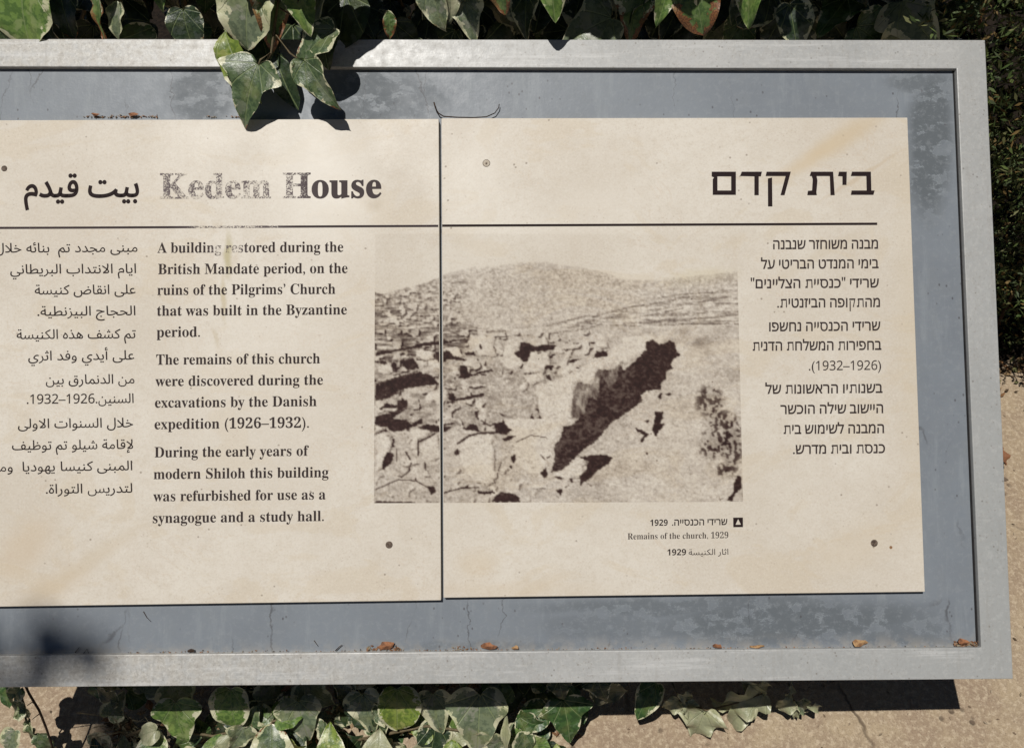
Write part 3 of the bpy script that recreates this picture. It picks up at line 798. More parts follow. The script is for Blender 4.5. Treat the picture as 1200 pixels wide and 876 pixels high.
tone = tone - w * .30 * np.clip(vnoise(10, 4, 3, 52) - .42, 0, 1) * 2.2
D = 0.11; LT = 0.97
# light stones first
for P_ in ([(700, 434), (705, 418), (722, 405), (745, 396), (760, 398), (757, 412), (745, 424), (726, 430)], T(430, 380, [(100, 390), (220, 370), (250, 440), (180, 480), (90, 470)]), T(430, 380, [(455, 260), (540, 235), (640, 250), (635, 315), (540, 320), (455, 310)]),
           T(430, 380, [(500, 340), (570, 335), (565, 410), (505, 410)]), T(430, 380, [(590, 330), (670, 330), (680, 400), (600, 405)]), T(430, 380, [(240, 320), (400, 300), (410, 325), (250, 340)]),
           T(430, 380, [(535, 660), (680, 640), (760, 620), (740, 720), (600, 745), (550, 735)]), T(430, 380, [(790, 400), (870, 390), (870, 480), (800, 480)]),
           T(430, 380, [(935, 150), (1060, 110), (1195, 100), (1195, 300), (1080, 300), (1000, 250), (960, 230)]), T(430, 380, [(700, 220), (830, 215), (900, 300), (790, 305)]),
           T(430, 380, [(90, 720), (270, 760), (270, 800), (90, 830)]), T(580, 380, [(130, 150), (230, 150), (230, 230), (180, 260), (270, 360), (230, 420), (80, 400), (60, 300)]),
           T(580, 380, [(330, 270), (510, 270), (500, 370), (440, 430), (320, 440), (270, 400)]), T(580, 380, [(270, 480), (440, 430), (470, 520), (360, 560), (290, 560)]),
           T(580, 380, [(420, 190), (440, 125), (490, 125), (495, 190)]), T(580, 380, [(950, 150), (1040, 150), (1060, 220), (960, 230)]), T(580, 380, [(540, 220), (630, 215), (630, 280), (560, 290)]),
           T(580, 380, [(205, 570), (290, 560), (310, 610), (220, 620)]), T(580, 380, [(600, 400), (760, 390), (800, 420), (640, 500), (600, 480)]),
           T(580, 380, [(400, 570), (640, 500), (800, 430), (880, 350), (1140, 320), (1130, 400), (960, 430), (940, 540), (760, 560), (700, 880), (460, 880), (395, 720)]),
           T(730, 380, [(0, 150), (150, 120), (330, 120), (240, 200), (220, 270), (130, 310), (80, 370), (0, 380)]),
           T(580, 485, [(100, 60), (680, 30), (700, 110), (620, 110), (560, 270), (560, 400), (440, 560), (250, 560), (200, 380), (150, 200)]),
           T(580, 485, [(640, 490), (740, 400), (860, 430), (800, 580), (700, 640), (620, 590), (520, 570)]),
           T(430, 485, [(870, 280), (950, 220), (1180, 190), (1195, 640), (1010, 640), (900, 540), (860, 400)]), T(430, 485, [(490, 300), (680, 190), (690, 430), (560, 430)]),
           T(430, 485, [(80, 200), (230, 200), (210, 330), (120, 480), (80, 520)]), T(430, 485, [(430, 140), (630, 150), (480, 240), (460, 300), (400, 330)]), T(430, 485, [(90, 110), (180, 130), (80, 170)])):
    m = poly(P_, 9)
    lo = np.roll(np.roll(m, 2, 1), 1, 0) & ~m & (yy > 385)
    if len(P_) < 8: tone = np.where(lo, tone * (.45 + .5 * n4), tone)
    mi = m & ~np.roll(np.roll(m, -2, 1), -2, 0)
    tone = np.where(m, LT - .01 - .10 * mi - .05 * (n8 - .4) + 0.16 * (n4 - .5) + 0.10 * (n2 - .5) + 0.12 * (fine - .5), tone)
# wall face in half shade, then the black trench
face = poly(T(580, 380, [(740, 600), (780, 550), (900, 570), (960, 430), (1090, 430), (1140, 400), (1195, 340), (1195, 700), (1050, 876), (700, 876)]))
tone = np.where(face, 0.55 - .35 * np.clip((yy - 430) / 60, 0, 1) * np.clip((xx - 690) / 40, 0, 1) + 1.0 * (vnoise(4, 12, 4, 21, .7) - .5), tone)
trench = [(757, 410), (757, 401), (765, 399), (772, 404), (779, 403), (785, 399), (791, 404), (792, 412), (797, 417), (790, 421), (786, 427), (789, 433), (781, 436), (780, 446), (774, 452), (774, 457), (757, 459), (751, 464), (753, 470), (742, 478), (730, 487), (715, 496), (708, 506), (695, 520), (681, 529), (671, 540), (659, 551), (646, 553), (650, 540), (650, 522), (658, 513), (660, 500), (672, 497), (684, 484), (690, 465), (700, 470), (704, 440), (714, 455), (722, 448), (726, 430), (732, 434), (745, 424)]
m = poly(trench)
tone = np.where(m, 0.12 + 0.30 * np.clip(n2 - .55, 0, 1) + 0.10 * (jag1 - .5), tone)
m2 = m & (xx < 745) & (xx - 700 < (yy - 400) * 2) & (n4 > .56); tone = np.where(m2, 0.30, tone)
for P_ in (T(430, 380, [(225, 370), (265, 345), (280, 440), (235, 410)]), T(430, 380, [(310, 345), (430, 320), (490, 410), (380, 430), (330, 390)]), T(430, 380, [(120, 340), (185, 350), (170, 375), (130, 370)]),
           T(430, 380, [(85, 570), (280, 490), (480, 450), (600, 480), (680, 560), (400, 590), (250, 640), (80, 680)]), T(430, 380, [(80, 680), (350, 620), (200, 690), (90, 720)]),
           T(430, 380, [(120, 780), (180, 735), (290, 750), (270, 775), (170, 775), (130, 790)]), T(430, 380, [(280, 720), (370, 705), (380, 760), (290, 800)]), T(430, 380, [(105, 876), (120, 840), (240, 830), (380, 770), (300, 830), (240, 876)]),
           T(430, 380, [(640, 260), (760, 250), (800, 300), (930, 330), (900, 340), (740, 330), (740, 360), (660, 350)]), T(430, 380, [(865, 388), (930, 388), (950, 475), (1160, 425), (1175, 440), (950, 490), (910, 515), (840, 495), (875, 470)]),
           T(430, 380, [(760, 720), (850, 700), (1090, 645), (1100, 670), (930, 710), (720, 735)]), T(430, 380, [(755, 650), (810, 650), (840, 700), (770, 710)]), T(430, 380, [(905, 270), (1000, 260), (1010, 290), (920, 290)]),
           T(430, 380, [(530, 175), (700, 160), (930, 140), (800, 165), (700, 190), (540, 205), (340, 240), (80, 300), (80, 270), (330, 225)]), T(430, 380, [(1040, 190), (1065, 190), (1070, 240), (1050, 230)]), T(430, 380, [(1005, 800), (1040, 800), (1040, 860), (1015, 860)]),
           T(580, 380, [(240, 170), (300, 180), (380, 210), (440, 200), (570, 195), (540, 240), (480, 245), (330, 260), (300, 350), (260, 350), (170, 270), (230, 250)]), T(580, 380, [(230, 410), (260, 365), (250, 415)]),
           T(580, 380, [(510, 320), (530, 280), (560, 290), (530, 320)]), T(580, 380, [(455, 420), (490, 385), (545, 390), (540, 430)]), T(580, 380, [(470, 475), (515, 480), (530, 525), (480, 515)]), T(580, 380, [(705, 330), (810, 325), (740, 365), (705, 365)]),
           T(580, 380, [(640, 235), (710, 240), (660, 255)]), T(580, 380, [(870, 180), (945, 165), (920, 190)]), T(580, 380, [(860, 230), (920, 220), (930, 235)]), T(580, 380, [(920, 320), (950, 260), (1040, 255), (1050, 305), (980, 310)]),
           T(580, 380, [(720, 180), (810, 180), (760, 190)]), T(580, 380, [(760, 400), (790, 415), (765, 425)]), T(580, 380, [(555, 460), (575, 450), (575, 470)]), T(580, 380, [(130, 470), (170, 430), (160, 475)]), T(580, 380, [(370, 780), (410, 790), (405, 820)]),
           T(580, 380, [(330, 876), (345, 830), (360, 876)]), T(580, 380, [(385, 876), (410, 845), (440, 876)]), T(580, 380, [(45, 830), (90, 850), (80, 865)]),
           T(730, 380, [(330, 660), (360, 645), (355, 705), (335, 715)]), T(730, 380, [(375, 660), (430, 650), (455, 660), (430, 675)]), T(730, 380, [(300, 820), (380, 820), (360, 900), (310, 900)]),
           T(730, 485, [(310, 0), (380, 0), (350, 90), (390, 90), (350, 150), (320, 180), (300, 210), (270, 150)]), T(730, 485, [(95, 130), (160, 150), (250, 195), (200, 225), (180, 275), (165, 250), (190, 200)]), T(730, 485, [(205, 65), (245, 60), (235, 95)]),
           T(730, 485, [(215, 375), (240, 365), (235, 390)]), T(730, 485, [(1070, 590), (1105, 590), (1110, 700), (1060, 740), (1020, 820), (975, 815), (1030, 740), (1035, 660)]), T(730, 485, [(885, 810), (935, 795), (910, 815)]),
           T(580, 485, [(790, 410), (900, 385), (1040, 385), (1100, 410), (1060, 460), (940, 540), (900, 600), (820, 640), (795, 690), (790, 580), (850, 520), (870, 450)]), T(580, 485, [(870, 640), (925, 700), (890, 670)]),
           T(580, 485, [(0, 80), (60, 75), (80, 50), (120, 130), (160, 145), (110, 190), (0, 180)]), T(580, 485, [(70, 240), (120, 200), (190, 210), (110, 250)]), T(580, 485, [(150, 400), (190, 370), (185, 465), (160, 450)]), T(580, 485, [(130, 490), (165, 480), (150, 515)]),
           T(580, 485, [(480, 390), (520, 390), (500, 420)]), T(580, 485, [(430, 550), (480, 500), (490, 570), (460, 600)]), T(580, 485, [(550, 590), (630, 590), (610, 620)]), T(580, 485, [(700, 600), (725, 600), (720, 645), (705, 640)]), T(580, 485, [(645, 680), (690, 665), (660, 690)]),
           T(580, 485, [(565, 710), (630, 710), (610, 770), (590, 745)]), T(580, 485, [(0, 770), (60, 735), (140, 735), (230, 780), (230, 820), (0, 825)]),
           T(430, 485, [(80, 100), (80, 40), (120, 0), (230, 0), (250, 50), (360, 50), (420, 90), (520, 30), (530, 60), (440, 110), (340, 150), (240, 160), (190, 120)]), T(430, 485, [(100, 175), (180, 135), (200, 155)]),
           T(430, 485, [(480, 120), (560, 95), (640, 100), (690, 130), (760, 110), (800, 120), (740, 165), (620, 160)]), T(430, 485, [(920, 145), (960, 90), (1010, 95), (1040, 130), (1050, 170), (1000, 155)]), T(430, 485, [(1010, 0), (1040, 0), (1045, 50), (1030, 55)]),
           T(430, 485, [(230, 300), (240, 230), (260, 230), (250, 310)]), T(430, 485, [(140, 470), (180, 370), (215, 345), (250, 370), (230, 450), (190, 490), (140, 530)]), T(430, 485, [(560, 680), (620, 670), (640, 730), (600, 750)]), T(430, 485, [(435, 610), (460, 595), (450, 625)]),
           T(430, 485, [(810, 350), (850, 320), (860, 370), (830, 385)]), T(430, 485, [(905, 690), (950, 650), (940, 685)]), T(430, 485, [(1160, 810), (1195, 790), (1195, 825)]), T(430, 485, [(1020, 720), (1195, 730), (1190, 745), (1030, 745)])):
    m = poly(P_); tone = np.where(m, D + 0.14 * np.clip(n2 - .5, 0, 1), tone)
for pts, w in ((T(430, 485, [(630, 180), (560, 225), (480, 255), (485, 380)]), 1.6), (T(430, 485, [(360, 350), (400, 420)]), 1.5), (T(430, 485, [(410, 460), (390, 530), (320, 590)]), 1.3), (T(430, 485, [(540, 450), (550, 520)]), 1.2),
               (T(430, 485, [(850, 275), (960, 200), (1060, 175), (1195, 175)]), 1.8), (T(430, 485, [(280, 320), (280, 440)]), 0.9), (T(430, 485, [(80, 700), (290, 610), (460, 620), (560, 680)]), 0.9), (T(430, 485, [(90, 820), (440, 835)]), 2.2),
               (T(430, 485, [(700, 740), (880, 690), (1040, 685)]), 1.1), (T(430, 380, [(90, 560), (300, 500), (470, 440)]), 1.0), (T(580, 380, [(0, 120), (100, 120)]), 1.0), (T(430, 380, [(250, 480), (390, 440)]), 1.0),
               (T(580, 485, [(20, 600), (30, 520), (60, 450)]), 0.8), (T(580, 485, [(200, 260), (330, 200), (480, 220)]), 0.7), (T(580, 485, [(430, 380), (470, 430)]), 0.8), (T(430, 485, [(1070, 60), (1150, 110), (1195, 85)]), 1.1)):
    tone = np.where(line(pts, w), 0.22, tone)
for (cx, cy, rx, ry_, f) in ((822, 403, 13, 8, .30), (860, 440, 12, 9, .2)):
    w = np.clip(1 - np.hypot((xx - cx) / rx, (yy - cy) / ry_), 0, 1) ** .4
    tone = tone - f * w * (0.6 + 0.8 * (n2 - .5))
# bush at the right
for (cx, cy, rx, ry_) in ((832, 470, 20, 22), (846, 505, 26, 30), (835, 525, 20, 16), (858, 525, 14, 40), (848, 552, 10, 10)):
    w = np.clip((1 - np.hypot((xx - cx) / rx, (yy - cy) / ry_)) * 2.5, 0, 1)
    sp = vnoise(3.2, 3.2, 2, 31)
    tone = np.where((w > 0) & (sp + .12 * n2 > 0.60 - .02 * w), tone * (1 - 0.68 * w), tone - 0.10 * w)
# cracks of the front stones and scattered stubble
m = (yy > 430) & (n2 > .80) & (tone > .5); tone = np.where(m, tone * .72, tone)
tone = np.clip(tone + 0.05 * (rs.rand(HH, WW) - .5) * (tone < .97) + np.where(below, 0.12 * (n2 - .5), 0), 0.06, 1.0)
# slight blur as of an old print
tone = tone + below * (.16 * (vnoise(1.6, 1.6, 1, 71) - .5) + .10 * (vnoise(4, 3, 2, 72) - .5))
edge_dark = tone < .3
for _ in range(1):
    k = tone.copy(); k[1:-1, 1:-1] = 0.5 * tone[1:-1, 1:-1] + 0.125 * (tone[:-2, 1:-1] + tone[2:, 1:-1] + tone[1:-1, :-2] + tone[1:-1, 2:]); tone = k
tone = np.clip(tone + below * .10 * (rs.rand(HH, WW) - .5), .06, 1)
k = tone.copy(); k[1:-1, 1:-1] = 0.52 * tone[1:-1, 1:-1] + 0.12 * (tone[:-2, 1:-1] + tone[2:, 1:-1] + tone[1:-1, :-2] + tone[1:-1, 2:]); tone = k
T_pts = [0.06, 0.14, 0.3, 0.5, 0.7, 0.85, 1.0]
def curve(vals): return np.interp(tone, T_pts, vals)
RGB = np.stack([curve([.034, .055, .125, .27, .52, .78, 1.0]), curve([.019, .028, .090, .232, .485, .755, 1.0]), curve([.019, .028, .086, .222, .468, .748, 1.0])], -1)

def xl_(y): return 439.6 - 1.6 * (y - 275) / 315
def xr_(y): return 863.2 + 7.6 * (y - 275) / 313
def print_grid(xa, xb, parent, name):
    nx, ny = int(xb(430) - xa(430)), 316
    vsx = []; cols = []
    for j in range(ny + 1):
        y = 274.0 + (589.2 - 274.0) * j / ny
        for i in range(nx + 1):
            f = i / nx; x = xa(y) + (xb(y) - xa(y)) * f
            yb = y + (f if parent is RP else 0) * 0 - 0.004 * (x - 439) * (y - 274) / 316
            vsx.append(SP(x, yb, PZ + 0.0001))
            ii = min(max(int(round(x - X0)), 0), WW - 1); jj = min(max(int(round(y - Y0)), 0), HH - 1)
            cols.append(RGB[jj, ii])
    fsx = [(j * (nx + 1) + i, (j + 1) * (nx + 1) + i, (j + 1) * (nx + 1) + i + 1, j * (nx + 1) + i + 1) for j in range(ny) for i in range(nx)]
    me = mesh(name, vsx, fsx, PRINT)
    at = me.color_attributes.new('tone', 'FLOAT_COLOR', 'POINT')
    c = np.ones((len(cols), 4), np.float32); c[:, :3] = np.array(cols); at.data.foreach_set('color', c.ravel())
    return link(name, me, parent)
print_grid(xl_, lambda y: 513.6 + 2.2 * (y - 139) / 564, LP, 'printed_photograph')['label'] = 'left strip of the sepia photograph of the ruins'
print_grid(lambda y: 518.2 + 2.2 * (y - 139) / 564, xr_, RP, 'printed_photograph')['label'] = 'main part of the sepia photograph of the ruins'

# ------------------------------------------------------------------ leaves
OUT = {
 'ivy': [(0, .03), (.10, -.07), (.24, -.10), (.38, -.03), (.50, .14), (.47, .28), (.36, .40), (.29, .55), (.20, .74), (.08, .93), (0, 1)],
 'ovate': [(0, .0), (.13, -.06), (.30, -.02), (.42, .14), (.45, .32), (.40, .52), (.29, .70), (.16, .87), (.06, .96), (0, 1)],
 'sharp': [(0, .04), (.14, -.08), (.32, -.06), (.52, .10), (.60, .20), (.44, .30), (.32, .40), (.27, .55), (.17, .75), (.06, .93), (0, 1)],
 'round': [(0, .02), (.16, -.05), (.34, .0), (.47, .18), (.50, .42), (.44, .64), (.32, .82), (.16, .95), (0, 1)],
 'narrow': [(0, 0), (.08, .05), (.17, .2), (.22, .4), (.20, .6), (.12, .82), (.04, .95), (0, 1)],
}
_lm = {}
def leaf_mesh(kind, mat, fold=0.25, curl=0.3, wave=0.04, seed=0):
    key = (kind, mat.name, fold, curl, wave, seed)
    if key in _lm: return _lm[key]
    r = random.Random(hash((kind, seed)) % 9999 if False else seed * 7 + len(kind))
    o = OUT[kind]; half = []
    for i in range(len(o) - 1):
        p0 = o[max(i - 1, 0)]; p1 = o[i]; p2 = o[i + 1]; p3 = o[min(i + 2, len(o) - 1)]
        for t in (0, .5):
            q = lambda a, b, c, d: 0.5 * (2 * b + (c - a) * t + (2 * a - 5 * b + 4 * c - d) * t * t + (3 * b - a - 3 * c + d) * t ** 3)
            half.append((q(p0[0], p1[0], p2[0], p3[0]), q(p0[1], p1[1], p2[1], p3[1])))
    half.append(o[-1])
    nh = len(half); ts = (0, .35, .7, .9, 1.0)
    ph = r.uniform(0, 6); f1 = r.uniform(5, 8); asy = r.uniform(.86, 1.14); bend = r.uniform(-.12, .12)
    vv, uv, ed = [], [], []
    for sgn in (1, -1):
        for (x, y) in half:
            ym = min(max(.03 + .97 * (y * .9 + .06), 0.02), 1)
            for t in ts:
                X = sgn * abs(x) * t * (asy if sgn > 0 else 2 - asy); Y = ym + (y - ym) * t
                z = fold * abs(X) - curl * (Y - .2) ** 2 + wave * t * t * math.sin(f1 * Y * 2 + ph + sgn)
                z -= fold * 0.9 * X * X
                vv.append((X + bend * Y * Y, Y, z)); uv.append((X, Y, 0)); ed.append(t)
    ff = []; nt = len(ts)
    for s in range(2):
        for i in range(nh - 1):
            for k_ in range(nt - 1):
                a = (s * nh + i) * nt + k_; b = a + nt
                q = (a, a + 1, b + 1, b); ff.append(q if s == 0 else q[::-1])
    me = mesh('leaf', vv, ff, mat, True)
    bm = bmesh.new(); bm.from_mesh(me)
    lu = bm.verts.layers.float_vector.new('leafuv'); le = bm.verts.layers.float.new('edge')
    bm.verts.ensure_lookup_table()
    for i, v in enumerate(bm.verts): v[lu] = uv[i]; v[le] = ed[i]
    bmesh.ops.remove_doubles(bm, verts=bm.verts, dist=0.0004)
    bm.to_mesh(me); bm.free(); me.shade_smooth()
    _lm[key] = me
    return me
def leaf(parent, pm, base, ang, size, me, pitch=0.0, roll=0.0, name='leaf', wid=1.0):
    """base: point in sign space; ang: direction of the tip in the image (deg, 0 = right, 90 = up); pm: parent's world matrix"""
    q = Matrix.Rotation(math.radians(ang - 90), 4, 'Z') @ Matrix.Rotation(math.radians(pitch), 4, 'X') @ Matrix.Rotation(math.radians(roll), 4, 'Y')
    w = M @ Matrix.Translation(base) @ q @ Matrix.Diagonal((size * wid, size, size, 1))
    o = bpy.data.objects.new(name, me); COL.objects.link(o); o.parent = parent; o.matrix_local = pm.inverted() @ w
    return o
def leaf2(parent, pm, b, t, z, me, wid=1.0, pitch=0.0, roll=0.0, zt=None):
    """leaf from photo place b (base) to photo place t (tip)"""
    zt = z if zt is None else zt
    A = P(b[0], b[1], z); Bp = P(t[0], t[1], zt); d = Bp - A
    ang = math.degrees(math.atan2(d.y, d.x)); L = d.length
    pt = math.degrees(math.atan2(d.z, math.hypot(d.x, d.y)))
    return leaf(parent, pm, A, ang, L, me, pitch + pt, roll, wid=wid)
def tube(name, pts, r0, r1, mat, parent, pm, seg=6, local=True):
    """pts in sign space (local) or world"""
    w = [pm.inverted() @ ((M @ Vector(p)) if local else Vector(p)) for p in pts]
    vv, ff = [], []
    n = len(w)
    for i, p in enumerate(w):
        d = (w[min(i + 1, n - 1)] - w[max(i - 1, 0)]).normalized()
        a = d.orthogonal().normalized(); b = d.cross(a); r = r0 + (r1 - r0) * i / max(n - 1, 1)
        for k_ in range(seg):
            an = 2 * math.pi * k_ / seg; vv.append(p + a * r * math.cos(an) + b * r * math.sin(an))
    for i in range(n - 1):
        for k_ in range(seg):
            k2 = (k_ + 1) % seg; ff.append((i * seg + k_, i * seg + k2, (i + 1) * seg + k2, (i + 1) * seg + k_))
    ff.append(tuple(range(seg))[::-1]); ff.append(tuple(range((n - 1) * seg, n * seg)))
    return link(name, mesh(name, vv, ff, mat, True), parent)
def thing_at(name, p, label, cat, group=None):
    m_ = Matrix.Translation(W(p)); return empty(name, m_, label, cat, group), m_

# hanging vine over the top rail
vine, vm = thing_at('ivy_vine', P(315, 60, .02), 'variegated ivy sprig hanging over the top rail of the sign, some leaf edges scorched brown', 'ivy')
tube('stem', [P(335, -60, .06), P(328, -10, .05), P(322, 30, .035), P(318, 62, .028), P(312, 72, .024)], .0022, .0012, STEM, vine, vm)
tube('stem', [P(322, 40, .033), P(340, 62, .04), P(356, 74, .042)], .0014, .001, STEM, vine, vm)
tube('stem', [P(318, 62, .028), P(305, 70, .03), P(303, 76, .03)], .0012, .001, STEM, vine, vm)
tube('stem', [P(328, 10, .05), P(345, 20, .05), P(352, -10, .055)], .0014, .001, STEM, vine, vm)
leaf2(vine, vm, (297, -25), (276, 52), .048, leaf_mesh('round', L_GREY, .3, .35, .05, 1), 1.0, 0, 8, .034)
leaf2(vine, vm, (322, -30), (316, 58), .052, leaf_mesh('ivy', L_BROWN, .35, .3, .06, 2), .8, 0, -18, .034)
leaf2(vine, vm, (262, 34), (292, 122), .020, leaf_mesh('narrow', L_YELLOW, .2, .2, .05, 3), 1.0, 0, 20, .012)
leaf2(vine, vm, (303, 74), (276, 146), .031, leaf_mesh('sharp', L_VAR, .25, .35, .03, 4), .92, 0, 6, .020)
leaf2(vine, vm, (345, -28), (358, 40), .055, leaf_mesh('ivy', L_GREEN, .35, .2, .03, 5), .85, 0, -10, .05)
leaf2(vine, vm, (392, 34), (340, 70), .040, leaf_mesh('ovate', L_VAR, .4, .5, .06, 6), .85, 0, 15, .034)
leaf2(vine, vm, (388, -20), (350, 42), .036, leaf_mesh('ivy', L_GREY, .35, .4, .05, 7), .7, 0, 30, .03)
leaf2(vine, vm, (357, 70), (391, 131), .044, leaf_mesh('ivy', L_VAR, .3, .25, .03, 8), .62, 0, 22, .036)
leaf2(vine, vm, (350, 70), (356, 97), .040, leaf_mesh('ovate', L_BROWN, .5, .6, .08, 9), .8, 0, -25, .030)
leaf2(vine, vm, (405, -6), (396, 56), .012, leaf_mesh('round', L_SHADEP, .2, .3, .04, 10), 1.0, 0, 10, .006)
leaf2(vine, vm, (322, 60), (338, 128), .012, leaf_mesh('narrow', L_SHADEP, .3, .3, .05, 20), 1.1, 0, 10, .008)
leaf2(vine, vm, (372, 20), (386, 78), .022, leaf_mesh('ovate', L_SHADEP, .3, .3, .05, 21), .8, 0, 10, .014)
for q_, (bx, by, tx, ty, zz) in enumerate(((262, -110, 275, -35, .105), (305, -105, 312, -28, .11), (345, -110, 338, -25, .12), (375, -90, 372, -22, .10), (322, -70, 300, -24, .085), (290, -70, 268, -20, .09), (355, -70, 360, -14, .08))):
    leaf2(vine, vm, (bx, by), (tx, ty), zz, leaf_mesh('ivy', L_VAR, .3, .3, .04, 22 + q_ % 3), .95, 0, 5, zz - .01)  # unseen leaves added above the view to shade the sprig and rail
leaf2(vine, vm, (300, 20), (322, 92), .014, leaf_mesh('ovate', L_SHADE, .3, .3, .04, 11), .8, 0, 10, .008)

# ivy leaves seen above the top rail, and the dark mass behind
ivy, im = thing_at('ivy_bush', P(500, -120, -.35), 'dark mass of variegated ivy growing behind the top rail of the sign, with a crown added above for shade', 'ivy')
HV = [((30, -40), (14, 52), .010, 'round', L_GREEN, 1.15, 12, 1), ((2, 10), (8, 60), -.01, 'ovate', L_VAR, .8, -20, 2), ((118, -20), (112, 44), -.02, 'ivy', L_BROWN, .6, 35, 3), ((140, 5), (132, 48), -.025, 'ovate', L_GREY, .7, 20, 4),
      ((186, -35), (184, 13), .005, 'ivy', L_GREEN, .7, 0, 5), ((214, 10), (222, 57), .0, 'round', L_SHADE, 1.0, 0, 6), ((455, 12), (458, 46), -.03, 'narrow', L_BROWN, 1.2, 0, 7), ((505, -20), (516, 36), -.02, 'ovate', L_GREY, .8, 25, 8),
      ((528, -26), (530, 26), -.015, 'ivy', L_PALE, .7, -20, 9), ((545, 0), (555, 50), -.03, 'ivy', L_GREY, .9, 10, 10), ((585, -30), (592, 16), .0, 'ovate', L_BROWN, .9, 30, 11), ((618, -10), (612, 44), -.05, 'ivy', L_SHADE, .9, 30, 12),
      ((640, -62), (651, 22), .058, 'ivy', L_GREEN, .85, 0, 13), ((785, -30), (775, 30), .012, 'sharp', L_GREEN, .8, -10, 14), ((812, -34), (822, 38), .010, 'round', L_BROWN, .85, 10, 15), ((802, -20), (808, 30), .005, 'narrow', L_YELLOW, 1.0, 20, 16),
      ((876, -40), (880, 30), -.01, 'ovate', L_GREEN, .6, 25, 17), ((925, 5), (935, 60), -.06, 'ovate', L_SHADE, .9, 10, 18), ((70, -20), (75, 44), -.06, 'ovate', L_SHADE, .9, 10, 19), ((600, 5), (630, 40), -.08, 'ivy', L_GREY, .8, 10, 20),
      ((745, -10), (735, 50), -.06, 'ivy', L_BROWN, .9, 10, 21), ((1130, -10), (1150, 36), -.2, 'ovate', L_BROWN, .8, 10, 22), ((1080, -30), (1098, 18), -.1, 'narrow', L_GREY, .9, 10, 23), ((1050, -20), (1060, 30), -.18, 'narrow', L_GREY, .7, 10, 24)]
for b, t, z, kd, mt, wd, ro, sd in HV:
    leaf2(ivy, im, b, t, z, leaf_mesh(kd, mt, .3, .35, .05, sd), wd, 0, ro, z - .012)
r2 = random.Random(21)
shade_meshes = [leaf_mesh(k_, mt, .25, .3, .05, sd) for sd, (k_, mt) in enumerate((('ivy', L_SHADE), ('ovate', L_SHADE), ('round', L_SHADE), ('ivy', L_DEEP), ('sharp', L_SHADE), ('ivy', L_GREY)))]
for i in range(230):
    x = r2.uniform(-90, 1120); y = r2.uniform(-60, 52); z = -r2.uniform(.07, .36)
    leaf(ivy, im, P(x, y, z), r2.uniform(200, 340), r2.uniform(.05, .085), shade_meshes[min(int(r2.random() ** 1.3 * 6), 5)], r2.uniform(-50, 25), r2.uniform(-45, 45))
for i in range(14):
    x = -60 + i * 88 + r2.uniform(-20, 20)
    tube('stem', [P(x, -90, .02), P(x + r2.uniform(-30, 30), -30, -.10), P(x + r2.uniform(-40, 40), 30, -.22), P(x + r2.uniform(-40, 40), 60, -.40)], .003, .0025, STEM, ivy, im)
# ivy crown added above the view for shade: many leaves in one mesh
def leaf_cloud(name, spots, meshes, parent, pm, mat):
    V, F, UV, E = [], [], [], []
    cache = []
    for me in meshes:
        cache.append(([v.co.copy() for v in me.vertices], [tuple(p.vertices) for p in me.polygons], [tuple(a.vector) for a in me.attributes['leafuv'].data], [a.value for a in me.attributes['edge'].data]))
    for (mtx, k_) in spots:
        v, f, u, e = cache[k_]; o = len(V); m_ = pm.inverted() @ mtx
        V += [m_ @ c for c in v]; F += [tuple(i + o for i in q) for q in f]; UV += u; E += e
    me = mesh(name, V, F, mat, True)
    a = me.attributes.new('leafuv', 'FLOAT_VECTOR', 'POINT'); a.data.foreach_set('vector', np.array(UV, np.float32).ravel())
    b = me.attributes.new('edge', 'FLOAT', 'POINT'); b.data.foreach_set('value', np.array(E, np.float32))
    o = link(name, me, parent); o['kind'] = 'stuff'; return o
spots = []
for i in range(1500):
    x = r2.uniform(-.95, .56); z = r2.uniform(.10, .24); y = .50 + .57 * z + r2.uniform(0, .55)
    q = Matrix.Translation((x, y, z)) @ Matrix.Rotation(r2.uniform(0, 6.28), 4, 'Z') @ Matrix.Rotation(r2.uniform(-.7, .7), 4, 'X') @ Matrix.Rotation(r2.uniform(-.6, .6), 4, 'Y')
    spots.append((M @ q @ Matrix.Diagonal((.075, .075, .075, 1)), r2.randrange(3)))
for i in range(900):                      # lower body of the bush, down to the soil
    x = r2.uniform(-1.0, .66); y = r2.uniform(.56, 1.3); z = r2.uniform(-.62, .1)
    w = W((x, y, z))
    if w.z < .03: continue
    q = Matrix.Translation((x, y, z)) @ Matrix.Rotation(r2.uniform(0, 6.28), 4, 'Z') @ Matrix.Rotation(r2.uniform(-.9, .5), 4, 'X') @ Matrix.Rotation(r2.uniform(-.6, .6), 4, 'Y')
    spots.append((M @ q @ Matrix.Diagonal((.08, .08, .08, 1)), r2.randrange(3)))
leaf_cloud('foliage', spots, shade_meshes[:3], ivy, im, L_SHADE)

